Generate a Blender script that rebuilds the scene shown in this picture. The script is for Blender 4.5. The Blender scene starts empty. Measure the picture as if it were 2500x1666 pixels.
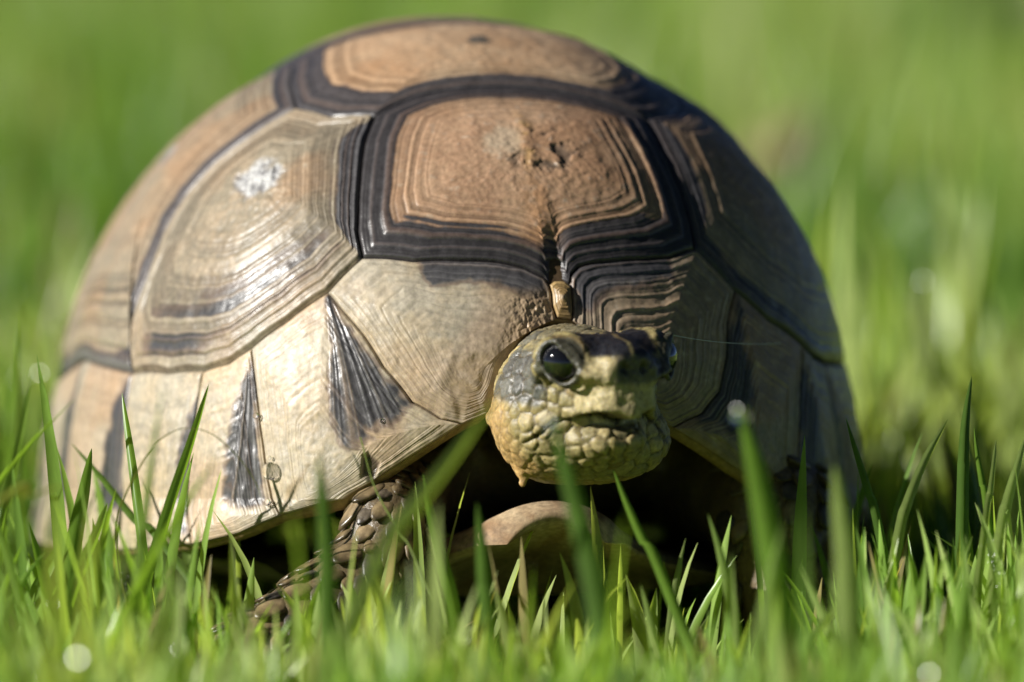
import bpy, math, random
import numpy as np
from mathutils import Vector, Matrix

# ------------------------------------------------------------------ camera, light, exposure
sc = bpy.context.scene
col = sc.collection
MM = 0.001
E_CAM = math.radians(6.0)
D_CAM = 1.150
cam_d = bpy.data.cameras.new("camera")
cam_d.lens = 220.0
cam_d.sensor_width = 36.0
cam_d.clip_start = 0.02
cam_d.clip_end = 400.0
cam_d.dof.use_dof = True
cam_d.dof.focus_distance = 1.056
cam_d.dof.aperture_fstop = 9.0
cam = bpy.data.objects.new("camera", cam_d)
col.objects.link(cam)
cam.location = (0, -D_CAM * math.cos(E_CAM), 0.055 + D_CAM * math.sin(E_CAM))
cam.rotation_euler = (math.radians(90) - E_CAM, 0, 0)
sc.camera = cam

SUN_EL = math.radians(26)
SUN_AZ = math.radians(-109)          # compass style: 0 = +Y (away from the camera), negative = to the left
SUN_VEC = Vector((math.sin(SUN_AZ) * math.cos(SUN_EL), math.cos(SUN_AZ) * math.cos(SUN_EL), math.sin(SUN_EL)))
world = bpy.data.worlds.new("World")
sc.world = world
world.use_nodes = True
wn = world.node_tree
bg = wn.nodes["Background"]
sky = wn.nodes.new("ShaderNodeTexSky")
sky.sky_type = 'NISHITA'
sky.sun_disc = False
sky.sun_elevation = SUN_EL
sky.sun_rotation = SUN_AZ
sky.air_density = 0.17
sky.dust_density = 0.2
sky.altitude = 1500
wn.links.new(sky.outputs[0], bg.inputs[0])
bg.inputs[1].default_value = 0.05
sun_d = bpy.data.lights.new("sun", 'SUN')
sun_d.energy = 5.0
sun_d.angle = math.radians(0.53)
sun_d.color = (1.0, 0.965, 0.91)
sun = bpy.data.objects.new("sun", sun_d)
col.objects.link(sun)
sun.rotation_euler = SUN_VEC.to_track_quat('Z', 'Y').to_euler()
sc.view_settings.view_transform = 'Standard'
sc.view_settings.look = 'None'
sc.view_settings.exposure = 0.53
sc.view_settings.gamma = 1.0
sc.cycles.use_denoising = True
sc.cycles.sample_clamp_indirect = 4.0
sc.cycles.max_bounces = 8

rng = np.random.default_rng(11)
random.seed(5)

# ------------------------------------------------------------------ helpers
def sstep(a, b, x):
    t = np.clip((x - a) / (b - a), 0, 1)
    return t * t * (3 - 2 * t)

def _hash(i, j, k):
    h = (i.astype(np.uint32) * np.uint32(374761393) + j.astype(np.uint32) * np.uint32(668265263)
         + k.astype(np.uint32) * np.uint32(2246822519))
    h = (h ^ (h >> np.uint32(13))) * np.uint32(1274126177)
    h = h ^ (h >> np.uint32(16))
    return (h & np.uint32(0xFFFF)).astype(np.float64) / 65535.0

def vnoise(P):
    P = np.asarray(P, float) + 1000.0
    I = np.floor(P).astype(np.int64)
    F = P - I
    F = F * F * (3 - 2 * F)
    r = 0
    for a in (0, 1):
        for b in (0, 1):
            for c in (0, 1):
                w = (F[:, 0] if a else 1 - F[:, 0]) * (F[:, 1] if b else 1 - F[:, 1]) * (F[:, 2] if c else 1 - F[:, 2])
                r = r + w * _hash(I[:, 0] + a, I[:, 1] + b, I[:, 2] + c)
    return r

def fbm(P, o=3):
    s, a, n = 0, 1.0, 0
    P = np.asarray(P, float)
    for i in range(o):
        s = s + a * vnoise(P * 2.03 ** i + 17.3 * i)
        n += a
        a *= 0.5
    return s / n

def noise1(t, seed=0.0):
    t = np.asarray(t, float).ravel()
    return vnoise(np.stack([t, np.full_like(t, seed), np.full_like(t, seed * 1.7)], 1))

def mix(a, b, f):
    f = np.asarray(f)[..., None]
    return np.asarray(a) * (1 - f) + np.asarray(b) * f

def make_mesh(name, V, F, colr=None, smooth=True, extra=None):
    V = np.asarray(V, np.float32)
    me = bpy.data.meshes.new(name)
    F = np.asarray(F, np.int32)
    n, k = F.shape
    me.vertices.add(len(V))
    me.vertices.foreach_set("co", V.ravel())
    me.loops.add(n * k)
    me.loops.foreach_set("vertex_index", F.ravel())
    me.polygons.add(n)
    me.polygons.foreach_set("loop_start", np.arange(0, n * k, k, dtype=np.int32))
    me.polygons.foreach_set("loop_total", np.full(n, k, np.int32))
    if smooth:
        me.polygons.foreach_set("use_smooth", np.ones(n, bool))
    me.update(calc_edges=True)
    me.validate()
    if colr is not None:
        a = me.color_attributes.new("Col", 'FLOAT_COLOR', 'POINT')
        c = np.ones((len(V), 4), np.float32)
        c[:, :3] = colr
        a.data.foreach_set("color", c.ravel())
    for nm, arr in (extra or {}).items():
        a = me.attributes.new(nm, 'FLOAT', 'POINT')
        a.data.foreach_set("value", np.asarray(arr, np.float32))
    return me

def link(name, me, mat=None, parent=None, loc=None):
    o = bpy.data.objects.new(name, me)
    col.objects.link(o)
    if mat is not None and me is not None and not me.materials:
        me.materials.append(mat)
    if parent is not None:
        o.parent = parent
    if loc is not None:
        o.location = loc
    return o

def tag(o, label=None, cat=None, group=None, kind=None):
    if label: o["label"] = label
    if cat: o["category"] = cat
    if group: o["group"] = group
    if kind: o["kind"] = kind
    return o

class Nodes:
    def __init__(self, name):
        self.m = bpy.data.materials.new(name)
        self.m.use_nodes = True
        self.t = self.m.node_tree
        self.b = self.t.nodes["Principled BSDF"]
        self.out = self.t.nodes["Material Output"]
    def n(self, typ, **kw):
        nd = self.t.nodes.new(typ)
        for k, v in kw.items():
            setattr(nd, k, v)
        return nd
    def l(self, a, b):
        self.t.links.new(a, b)
    def noise(self, scale, detail=4, rough=0.6, coord='Object', vec_scale=None):
        tc = self.n("ShaderNodeTexCoord")
        nz = self.n("ShaderNodeTexNoise")
        nz.inputs["Scale"].default_value = scale
        nz.inputs["Detail"].default_value = detail
        nz.inputs["Roughness"].default_value = rough
        src = tc.outputs[coord]
        if vec_scale:
            mp = self.n("ShaderNodeMapping")
            mp.inputs["Scale"].default_value = vec_scale
            self.l(src, mp.inputs[0])
            src = mp.outputs[0]
        self.l(src, nz.inputs["Vector"])
        return nz
    def bump(self, h, strength, dist):
        b = self.n("ShaderNodeBump")
        b.inputs["Strength"].default_value = strength
        b.inputs["Distance"].default_value = dist
        self.l(h, b.inputs["Height"])
        self.l(b.outputs[0], self.b.inputs["Normal"])
        return b
    def attr_color(self, name="Col"):
        a = self.n("ShaderNodeAttribute")
        a.attribute_name = name
        return a

def mat_painted(name, rough=(0.3, 0.55), spec=0.5, nscale=900, bump=0.25, bdist=0.0002, var=0.35, coat=0.0, matte=0.0):
    g = Nodes(name)
    a = g.attr_color()
    nz = g.noise(nscale, 4)
    mr = g.n("ShaderNodeMapRange")
    mr.inputs[1].default_value = 0.3
    mr.inputs[2].default_value = 0.7
    mr.inputs[3].default_value = 1 - var
    mr.inputs[4].default_value = 1 + var * 0.6
    g.l(nz.outputs[0], mr.inputs[0])
    mx = g.n("ShaderNodeMix", data_type='RGBA', blend_type='MULTIPLY')
    mx.inputs[0].default_value = 1.0
    g.l(a.outputs["Color"], mx.inputs[6])
    g.l(mr.outputs[0], mx.inputs[7])
    g.l(mx.outputs[2], g.b.inputs["Base Color"])
    n2 = g.noise(nscale * 0.35, 3)
    m2 = g.n("ShaderNodeMapRange")
    m2.inputs[1].default_value = 0.3
    m2.inputs[2].default_value = 0.7
    m2.inputs[3].default_value = rough[0]
    m2.inputs[4].default_value = rough[1]
    g.l(n2.outputs[0], m2.inputs[0])
    bw = g.n("ShaderNodeRGBToBW")
    g.l(a.outputs["Color"], bw.inputs[0])
    m3 = g.n("ShaderNodeMapRange")
    m3.inputs[1].default_value = 0.02
    m3.inputs[2].default_value = 0.35
    m3.inputs[3].default_value = 0.0
    m3.inputs[4].default_value = matte
    g.l(bw.outputs[0], m3.inputs[0])
    ad = g.n("ShaderNodeMath", operation='ADD')
    g.l(m2.outputs[0], ad.inputs[0])
    g.l(m3.outputs[0], ad.inputs[1])
    g.l(ad.outputs[0], g.b.inputs["Roughness"])
    g.b.inputs["Specular IOR Level"].default_value = spec
    g.b.inputs["Coat Weight"].default_value = coat
    g.b.inputs["Coat Roughness"].default_value = 0.2
    g.bump(nz.outputs[0], bump, bdist)
    return g.m

M_SCUTE = mat_painted("horn_scute", (0.26, 0.40), 0.5, 1100, 0.22, 0.00025, 0.24, matte=0.14)
M_BASE = mat_painted("shell_seam", (0.5, 0.7), 0.3, 900, 0.3, 0.0003, 0.4)
M_SKIN = mat_painted("reptile_skin", (0.25, 0.42), 0.5, 1500, 0.5, 0.0003, 0.4, matte=0.2)
M_SKIN.node_tree.nodes['Principled BSDF'].inputs['Subsurface Weight'].default_value = 0.25
M_SKIN.node_tree.nodes['Principled BSDF'].inputs['Subsurface Radius'].default_value = (1.0, 0.6, 0.3)
M_SKIN.node_tree.nodes['Principled BSDF'].inputs['Subsurface Scale'].default_value = 0.0012
M_SCALE = mat_painted("leg_scale_horn", (0.25, 0.55), 0.5, 700, 0.6, 0.0005, 0.6)

def plain(name, c, rough=0.5, spec=0.5, coat=0.0):
    g = Nodes(name)
    g.b.inputs["Base Color"].default_value = (*c, 1)
    g.b.inputs["Roughness"].default_value = rough
    g.b.inputs["Specular IOR Level"].default_value = spec
    g.b.inputs["Coat Weight"].default_value = coat
    g.b.inputs["Coat Roughness"].default_value = 0.02
    return g.m

M_EYE = plain("eye_black", (0.006, 0.006, 0.007), 0.04, 0.6, 1.0)
gW = Nodes("water")
gW.b.inputs["Base Color"].default_value = (1, 1, 1, 1)
gW.b.inputs["Roughness"].default_value = 0.03
gW.b.inputs["IOR"].default_value = 1.333
gW.b.inputs["Transmission Weight"].default_value = 1.0
M_WATER = gW.m

# ------------------------------------------------------------------ ground and lawn
def build_ground():
    g = Nodes("lawn_soil")
    n1 = g.noise(6, 5)
    n2 = g.noise(120, 4)
    r = g.n("ShaderNodeValToRGB")
    r.color_ramp.elements[0].position = 0.3
    r.color_ramp.elements[0].color = (0.06, 0.095, 0.02, 1)
    r.color_ramp.elements[1].position = 0.7
    r.color_ramp.elements[1].color = (0.12, 0.18, 0.035, 1)
    g.l(n1.outputs[0], r.inputs[0])
    g.l(r.outputs[0], g.b.inputs["Base Color"])
    g.b.inputs["Roughness"].default_value = 0.9
    g.bump(n2.outputs[0], 0.8, 0.004)
    n = 60
    k = np.linspace(-1, 1, n)
    ax = np.sign(k) * np.abs(k) ** 3 * 150
    X, Y = np.meshgrid(ax, ax, indexing='ij')
    Z = (fbm(np.stack([X.ravel() * 3, Y.ravel() * 3, X.ravel() * 0], 1), 2) - 0.6) * 0.004
    V = np.stack([X.ravel(), Y.ravel(), Z], 1)
    idx = np.arange(n * n).reshape(n, n)
    F = np.stack([idx[:-1, :-1], idx[1:, :-1], idx[1:, 1:], idx[:-1, 1:]], -1).reshape(-1, 4)
    o = link("ground", make_mesh("ground", V, F), g.m)
    tag(o, "green lawn soil under the grass blades", "ground", kind="structure")
build_ground()

def mat_grass():
    g = Nodes("grass_leaf")
    a = g.attr_color()
    nz = g.noise(260, 3, 0.6, 'Object', (1, 1, 0.15))
    mr = g.n("ShaderNodeMapRange")
    mr.inputs[1].default_value = 0.3
    mr.inputs[2].default_value = 0.7
    mr.inputs[3].default_value = 0.8
    mr.inputs[4].default_value = 1.15
    g.l(nz.outputs[0], mr.inputs[0])
    mx = g.n("ShaderNodeMix", data_type='RGBA', blend_type='MULTIPLY')
    mx.inputs[0].default_value = 1.0
    g.l(a.outputs["Color"], mx.inputs[6])
    g.l(mr.outputs[0], mx.inputs[7])
    g.l(mx.outputs[2], g.b.inputs["Base Color"])
    g.b.inputs["Roughness"].default_value = 0.3
    g.b.inputs["Specular IOR Level"].default_value = 0.5
    tr = g.n("ShaderNodeBsdfTranslucent")
    tint = g.n("ShaderNodeMix", data_type='RGBA', blend_type='MULTIPLY')
    tint.inputs[0].default_value = 1.0
    g.l(mx.outputs[2], tint.inputs[6])
    tint.inputs[7].default_value = (1.4, 1.4, 0.5, 1)
    g.l(tint.outputs[2], tr.inputs[0])
    ms = g.n("ShaderNodeMixShader")
    ms.inputs[0].default_value = 0.5
    g.l(g.b.outputs[0], ms.inputs[1])
    g.l(tr.outputs[0], ms.inputs[2])
    g.l(ms.outputs[0], g.out.inputs[0])
    return g.m
M_GRASS = mat_grass()

G_DARK = np.array([0.155, 0.28, 0.055])
G_MID = np.array([0.28, 0.45, 0.09])
G_LIGHT = np.array([0.45, 0.54, 0.20])
G_DRY = np.array([0.36, 0.30, 0.13])

def blades(P, L, W, az, l0, l1, K, tint, seed):
    """P base xy (N,2); L length, W width, az lean direction, l0/l1 lean at root and tip, tint 0..1"""
    N = len(P)
    s = np.linspace(0, 1, K + 1)
    lean = l0[:, None] + (l1 - l0)[:, None] * s[None] ** 1.6
    ds = L[:, None] / K
    h = np.concatenate([np.zeros((N, 1)), np.cumsum(np.sin(lean[:, :-1]) * ds, 1)], 1)
    z = np.concatenate([np.zeros((N, 1)), np.cumsum(np.cos(lean[:, :-1]) * ds, 1)], 1)
    cx = P[:, 0:1] + h * np.cos(az)[:, None]
    cy = P[:, 1:2] + h * np.sin(az)[:, None]
    tw = seed.uniform(0, 2 * np.pi, N)[:, None] + seed.normal(0, 0.5, N)[:, None] * s[None]
    w = W[:, None] * np.clip((0.75 + 0.5 * s) * (1 - s ** 3.2), 0.02, 1)[...]
    wx, wy = np.cos(tw), np.sin(tw)
    nx, ny = -wy, wx
    V = np.zeros((N, K + 1, 3, 3))
    for c, (side, fold) in enumerate(((-0.5, 0), (0, 0.22), (0.5, 0))):
        V[:, :, c, 0] = cx + side * w * wx + fold * w * nx
        V[:, :, c, 1] = cy + side * w * wy + fold * w * ny
        V[:, :, c, 2] = z - 0.001
    idx = np.arange(N * (K + 1) * 3).reshape(N, K + 1, 3)
    F = np.stack([idx[:, :-1, :-1], idx[:, :-1, 1:], idx[:, 1:, 1:], idx[:, 1:, :-1]], -1).reshape(-1, 4)
    c = np.where(tint[:, None] < 0.5, mix(G_DARK, G_MID, np.clip(tint * 2, 0, 1)), mix(G_MID, G_LIGHT, np.clip(tint * 2 - 1, 0, 1)))
    dry = seed.random(N) < 0.06
    c[dry] = G_DRY * seed.uniform(0.6, 1.1, (dry.sum(), 1))
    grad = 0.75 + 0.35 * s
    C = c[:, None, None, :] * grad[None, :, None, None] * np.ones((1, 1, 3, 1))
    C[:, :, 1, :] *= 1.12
    return V.reshape(-1, 3), F, C.reshape(-1, 3)

# shell shape (shell frame, millimetres): chart (cx, cy) -> point on the dome
S_A, S_B, S_H, S_P, S_B0, S_B1, S_B2, S_FL = 72.4, 93.84, 85.64, 2.345, 0.983, -0.195, -0.060, 0.30
YAW, PIT, ROL = 0.21095, -0.11157, 0.01181
T_SH = np.array([-12.355, 0.0, 27.661])
def rot():
    cy, sy, cp, sp, cr, sr = math.cos(YAW), math.sin(YAW), math.cos(PIT), math.sin(PIT), math.cos(ROL), math.sin(ROL)
    Rz = np.array([[cy, -sy, 0], [sy, cy, 0], [0, 0, 1]])
    Rx = np.array([[1, 0, 0], [0, cp, -sp], [0, sp, cp]])
    Ry = np.array([[cr, 0, sr], [0, 1, 0], [-sr, 0, cr]])
    return Rz @ Rx @ Ry
R_SH = rot()

def dome(c):
    c = np.asarray(c, float)
    r = np.hypot(c[..., 0], c[..., 1]) + 1e-9
    sn, cs = c[..., 0] / r, c[..., 1] / r
    k = (np.abs(sn) ** S_P + np.abs(cs) ** S_P) ** (-1 / S_P)
    ps = np.minimum(r, 1) * np.pi / 2
    ov = np.maximum(r - 1, 0)
    rho = np.sin(ps) + ov * S_FL
    be = S_B0 + S_B1 * (-cs) + S_B2 * (2 * cs * cs - 1)
    z = S_H * np.clip(np.cos(ps), 0, 1) ** be * (r <= 1) - ov * S_H * 1.2
    P = np.stack([S_A * rho * k * sn, S_B * rho * k * cs, z], -1)
    return P @ R_SH.T + T_SH

def dome_n(c):
    c = np.asarray(c, float)
    e = 0.006
    r = np.hypot(c[..., 0], c[..., 1])
    dx = dome(c + [e, 0]) - dome(c - [e, 0])
    dy = dome(c + [0, e]) - dome(c - [0, e])
    n = np.cross(dx, dy)
    n /= np.linalg.norm(n, axis=-1, keepdims=True) + 1e-12
    return n

ROOT = np.array([-12.355, 0.0, 0.0])      # tortoise root, mm

def lawn():
    Vs, Fs, Cs = [], [], []
    off = 0
    def add(P, L, W, K, seed):
        nonlocal off
        N = len(P)
        pat = fbm(np.stack([P[:, 0] * 9, P[:, 1] * 5, P[:, 0] * 0], 1), 3)
        tint = np.clip((pat - 0.5) * 4.5 + 0.5 + seed.normal(0, 0.24, N), 0, 1)
        L = L * (0.75 + 0.5 * pat)
        az = seed.uniform(0, 2 * np.pi, N)
        l0 = np.abs(seed.normal(0.12, 0.12, N))
        l1 = l0 + np.abs(seed.normal(0.25, 0.3, N))
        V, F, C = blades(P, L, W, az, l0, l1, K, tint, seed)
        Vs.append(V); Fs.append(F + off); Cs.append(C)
        off += len(V)
    def under(P):
        # inside the tortoise's footprint
        q = (np.stack([P[:, 0] / MM, P[:, 1] / MM], 1) - T_SH[:2]) @ R_SH[:2, :2]
        return (np.abs(q[:, 0] / 73) ** 2.3 + np.abs(q[:, 1] / 84) ** 2.3) < 1.0
    sd = np.random.default_rng(3)
    # close to the tortoise
    P = np.stack([sd.uniform(-0.26, 0.26, 9500), sd.uniform(-0.40, 0.42, 9500)], 1)
    P = P[~under(P)]
    L = np.clip(sd.lognormal(math.log(0.0225), 0.30, len(P)), 0.012, 0.055)
    L = L * (1 + (0.25 + 0.3 * sstep(0.03, 0.07, np.abs(P[:, 0]))) * sstep(-0.15, -0.22, P[:, 1]) + (0.22 + 0.22 * (P[:, 0] < 0)) * sstep(0.04, 0.07, np.abs(P[:, 0])) * sstep(-0.2, -0.14, P[:, 1]))
    add(P, L, sd.uniform(0.0017, 0.0034, len(P)), 8, sd)
    P = np.stack([sd.uniform(-0.10, 0.09, 900), sd.uniform(-0.10, 0.10, 900)], 1)
    P = P[under(P)]
    add(P, sd.uniform(0.006, 0.013, len(P)), sd.uniform(0.0014, 0.0024, len(P)), 4, sd)
    N = 1500
    P = np.stack([sd.uniform(-0.15, 0.15, N), sd.uniform(-0.29, -0.15, N)], 1)
    z0 = np.interp(P[:, 1], [-0.29, -0.15], [0.042, 0.025])
    add(P, z0 * sd.uniform(0.75, 1.15, N), sd.uniform(0.0018, 0.0036, N), 7, sd)
    N = 330
    P = np.stack([sd.uniform(0.055, 0.125, N), sd.uniform(-0.165, -0.085, N)], 1)
    add(P, sd.uniform(0.024, 0.042, N), sd.uniform(0.0016, 0.0028, N), 8, sd)
    # behind the tortoise
    N = 22000
    P = np.stack([sd.uniform(-0.6, 0.6, N), 0.42 + 2.2 * sd.random(N) ** 1.3], 1)
    add(P, np.clip(sd.lognormal(math.log(0.036), 0.35, N), 0.015, 0.09), sd.uniform(0.0016, 0.0036, N), 6, sd)
    N = 650
    P = np.stack([sd.uniform(-0.4, 0.4, N), 0.14 + 1.1 * sd.random(N)], 1)
    add(P, sd.uniform(0.04, 0.07, N), sd.uniform(0.003, 0.005, N), 8, sd)
    # in front of the right foreleg
    N = 75
    P = np.stack([sd.uniform(-0.066, -0.018, N), sd.uniform(-0.150, -0.116, N)], 1)
    add(P, sd.uniform(0.018, 0.032, N), sd.uniform(0.0017, 0.003, N), 8, sd)
    # all round
    N = 30000
    r = 0.3 + 3.2 * sd.random(N) ** 0.8
    a = sd.uniform(0, 2 * np.pi, N)
    P = np.stack([r * np.cos(a), r * np.sin(a)], 1)
    keep = ~((np.abs(P[:, 0]) < 0.26) & (P[:, 1] > -1.3) & (P[:, 1] < 0.42)) & ~((np.abs(P[:, 0]) < 0.6) & (P[:, 1] > 0.4) & (P[:, 1] < 2.4))
    P = P[keep]
    add(P, sd.uniform(0.02, 0.045, len(P)), sd.uniform(0.0025, 0.0055, len(P)), 5, sd)
    N = 26000
    P = np.stack([sd.uniform(-3.5, 3.5, N), 2.4 + 5.5 * sd.random(N)], 1)
    add(P, sd.uniform(0.025, 0.055, N), sd.uniform(0.004, 0.009, N), 4, sd)
    me = make_mesh("grass", np.concatenate(Vs), np.concatenate(Fs), np.concatenate(Cs))
    global LAWN_V
    LAWN_V = Vs[0]
    o = link("grass", me, M_GRASS)
    tag(o, "bright green lawn grass growing all round the tortoise", "grass", kind="stuff")
lawn()

def straw():
    sd = np.random.default_rng(17)
    N = 1400
    P = np.stack([sd.uniform(-0.22, 0.22, N), sd.uniform(-0.32, 0.30, N)], 1)
    L = sd.uniform(0.012, 0.035, N)
    l0 = sd.uniform(0.9, 1.4, N)
    V, F, C = blades(P, L, sd.uniform(0.0008, 0.0018, N), sd.uniform(0, 2 * np.pi, N), l0, l0 + 0.2, 5, sd.random(N), sd)
    V[:, 2] += 0.002
    c = G_DRY * sd.uniform(0.4, 1.1, (N, 1))
    C = np.repeat(c, 6 * 3, 0)
    o = link("straw", make_mesh("straw", V, F, C), M_GRASS)
    tag(o, "dry straw bits lying between the grass blades", "straw", kind="stuff")
straw()

# ------------------------------------------------------------------ tortoise root
tortoise = bpy.data.objects.new("tortoise", None)
col.objects.link(tortoise)
tortoise.location = Vector(ROOT * MM)
tag(tortoise, "brown and cream domed tortoise facing the camera in green grass", "tortoise")

def local(V):
    return (np.asarray(V) - ROOT) * MM

# ------------------------------------------------------------------ shell layout in chart coordinates
V1C1L=[(-0.224,-0.435),(-0.257,-0.483),(-0.282,-0.537),(-0.305,-0.592),(-0.322,-0.631),(-0.328,-0.673)]
V1C1R=[(0.232,-0.442),(0.248,-0.498),(0.265,-0.543),(0.283,-0.592),(0.297,-0.638),(0.307,-0.674)]
V1V2=[(-0.224,-0.435),(-0.196,-0.428),(-0.165,-0.424),(-0.119,-0.426),(-0.027,-0.433),(0.077,-0.437),(0.158,-0.439),(0.232,-0.442)]
V1M1L=[(-0.328,-0.673),(-0.245,-0.721),(-0.156,-0.75),(-0.087,-0.766),(-0.037,-0.78),(-0.021,-0.786),(0.0,-0.794),(0.007,-0.803)]
NTOP=[(0.007,-0.803),(0.017,-0.798),(0.028,-0.7975),(0.038,-0.798),(0.049,-0.802)]
V1M1R=[(0.049,-0.802),(0.052,-0.789),(0.068,-0.776),(0.094,-0.768),(0.14,-0.756),(0.207,-0.735),(0.256,-0.714),(0.307,-0.674)]
NL=[(0.007,-0.803),(0.011,-0.816),(0.011,-0.831),(0.018,-0.846)]
NR=[(0.049,-0.802),(0.05,-0.819),(0.051,-0.832),(0.048,-0.847)]
M1M2L=[(-0.401,-0.682),(-0.385,-0.725),(-0.363,-0.77),(-0.341,-0.823),(-0.299,-0.881),(-0.245,-0.916),(-0.202,-0.932)]
M1M2R=[(0.394,-0.689),(0.383,-0.747),(0.390,-0.79),(0.382,-0.837),(0.346,-0.878),(0.280,-0.916)]
M1C1L=[(-0.328,-0.673),(-0.364,-0.677),(-0.401,-0.682)]
M2C1L=[(-0.401,-0.682),(-0.48,-0.666),(-0.554,-0.643)]
M3C1L=[(-0.554,-0.643),(-0.599,-0.622),(-0.645,-0.581)]
M4C1L=[(-0.645,-0.581),(-0.701,-0.504),(-0.755,-0.397)]
M1C1R=[(0.307,-0.674),(0.351,-0.681),(0.394,-0.689)]
M2C1R=[(0.394,-0.689),(0.474,-0.677),(0.569,-0.632)]
M2M3L=[(-0.554,-0.643),(-0.57,-0.685),(-0.59,-0.736),(-0.605,-0.78),(-0.603,-0.83)]
M3M4L=[(-0.645,-0.581),(-0.68,-0.602),(-0.734,-0.627),(-0.775,-0.656),(-0.802,-0.716)]
M4M5L=[(-0.755,-0.397),(-0.795,-0.418),(-0.863,-0.449),(-0.905,-0.476),(-0.954,-0.523)]
C1C2L=[(-0.317,-0.314),(-0.397,-0.298),(-0.463,-0.28),(-0.527,-0.274),(-0.585,-0.286),(-0.643,-0.315),(-0.688,-0.325),(-0.732,-0.345),(-0.755,-0.397)]
V2C1L=[(-0.224,-0.435),(-0.281,-0.391),(-0.317,-0.314)]
V2C2L=[(-0.317,-0.314),(-0.3,-0.22),(-0.265,-0.10)]
def mir(s):
    return [(-x, y) for x, y in s]
def rev(s):
    return list(reversed(s))
C1C2R, V2C2R = mir(C1C2L), mir(V2C2L)
V2C1R = [(0.232,-0.442),(0.281,-0.391),(0.317,-0.314)]
M3C1R = [(0.569,-0.632),(0.605,-0.615),(0.645,-0.581)]
M4C1R = mir(M4C1L)
M2M3R = [(0.569,-0.632),(0.58,-0.685),(0.595,-0.736),(0.61,-0.78),(0.612,-0.812)]
M3M4R, M4M5R = mir(M3M4L), mir(M4M5L)
# hidden rear of the shell
V2V3 = [(-0.265,-0.10),(-0.1,-0.115),(0.1,-0.115),(0.265,-0.10)]
V3C2L = [(-0.265,-0.10),(-0.30,-0.04),(-0.33,0.04)]
C2C3L = [(-0.33,0.04),(-0.45,0.04),(-0.6,0.055),(-0.72,0.06),(-0.82,0.07)]
V3C3L = [(-0.33,0.04),(-0.30,0.14),(-0.255,0.24)]
V3V4 = [(-0.255,0.24),(-0.1,0.255),(0.1,0.255),(0.255,0.24)]
V4C3L = [(-0.255,0.24),(-0.28,0.32),(-0.30,0.38)]
C3C4L = [(-0.30,0.38),(-0.42,0.42),(-0.55,0.46),(-0.67,0.50)]
V4C4L = [(-0.30,0.38),(-0.25,0.47),(-0.20,0.55)]
V4V5 = [(-0.20,0.55),(-0.07,0.565),(0.07,0.565),(0.20,0.55)]
V5C4L = [(-0.20,0.55),(-0.25,0.65),(-0.32,0.76)]

# costal / marginal line and rim at the marginal boundaries, by azimuth (degrees from the front, left negative)
def polar(az, r):
    a = math.radians(az)
    return (r * math.sin(a), -r * math.cos(a))
RIM_L = [(-1.057,0.249),(-0.99,-0.457),(-0.954,-0.523),(-0.802,-0.716),(-0.699,-0.791),(-0.603,-0.83),(-0.503,-0.870),(-0.41,-0.905),(-0.301,-0.926),(-0.202,-0.932),(-0.148,-0.934),(-0.117,-0.918),(-0.093,-0.888),(-0.045,-0.855),(-0.007,-0.848),(0.018,-0.846)]
RIM_R = [(0.048,-0.847),(0.10,-0.862),(0.15,-0.90),(0.20,-0.925),(0.28,-0.916),(0.436,-0.884),(0.568,-0.827),(0.612,-0.812),(0.725,-0.725)]
_az, _rr = [], []
for x, y in RIM_L + RIM_R:
    _az.append(math.degrees(math.atan2(x, -y))); _rr.append(math.hypot(x, y))
_o = np.argsort(_az)
_az = np.array(_az)[_o]; _rr = np.array(_rr)[_o]
_az = np.concatenate([[-180, -150, -125], _az, [60, 80, 103, 125, 150, 180]])
_rr = np.concatenate([[1.06, 1.08, 1.09], _rr, [1.07, 1.085, 1.085, 1.09, 1.08, 1.06]])
def rim_r(az):
    return np.interp(az, _az, _rr)

def rim_seg(p, q, n=14, long_way=False):
    a0 = math.degrees(math.atan2(p[0], -p[1])); a1 = math.degrees(math.atan2(q[0], -q[1]))
    if a1 - a0 > 180: a1 -= 360
    if a1 - a0 < -180: a1 += 360
    out = []
    for i in range(n + 1):
        a = a0 + (a1 - a0) * i / n
        w = (a + 180) % 360 - 180
        out.append(polar(a, float(rim_r(w))))
    out[0], out[-1] = p, q
    return out

def chain(*segs):
    """joins seams given as (points, edge) into one closed loop with an edge value per point"""
    pts, ed = [], []
    for s, e in segs:
        for p in s[:-1]:
            pts.append(p); ed.append(e)
    return np.array(pts, float), np.array(ed, float)

CREAM = np.array([0.285, 0.240, 0.172])
PALE = np.array([0.445, 0.39, 0.298])
TAN = np.array([0.36, 0.25, 0.155])
RUST = np.array([0.42, 0.20, 0.085])
DARK = np.array([0.060, 0.059, 0.065])
DKBR = np.array([0.11, 0.070, 0.052])

def poly_sd(P, poly):
    poly = np.asarray(poly, float)
    d = np.full(len(P), 1e9)
    inside = np.zeros(len(P), bool)
    n = len(poly)
    for i in range(n):
        a, b = poly[i], poly[(i + 1) % n]
        ab = b - a
        t = np.clip(((P - a) @ ab) / (ab @ ab + 1e-15), 0, 1)
        d = np.minimum(d, np.linalg.norm(P - a - t[:, None] * ab, axis=1))
        c = ((a[1] > P[:, 1]) != (b[1] > P[:, 1])) & (P[:, 0] < (b[0] - a[0]) * (P[:, 1] - a[1]) / (b[1] - a[1] + 1e-15) + a[0])
        inside ^= c
    return np.where(inside, -d, d)

carapace_pts = {}

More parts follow.
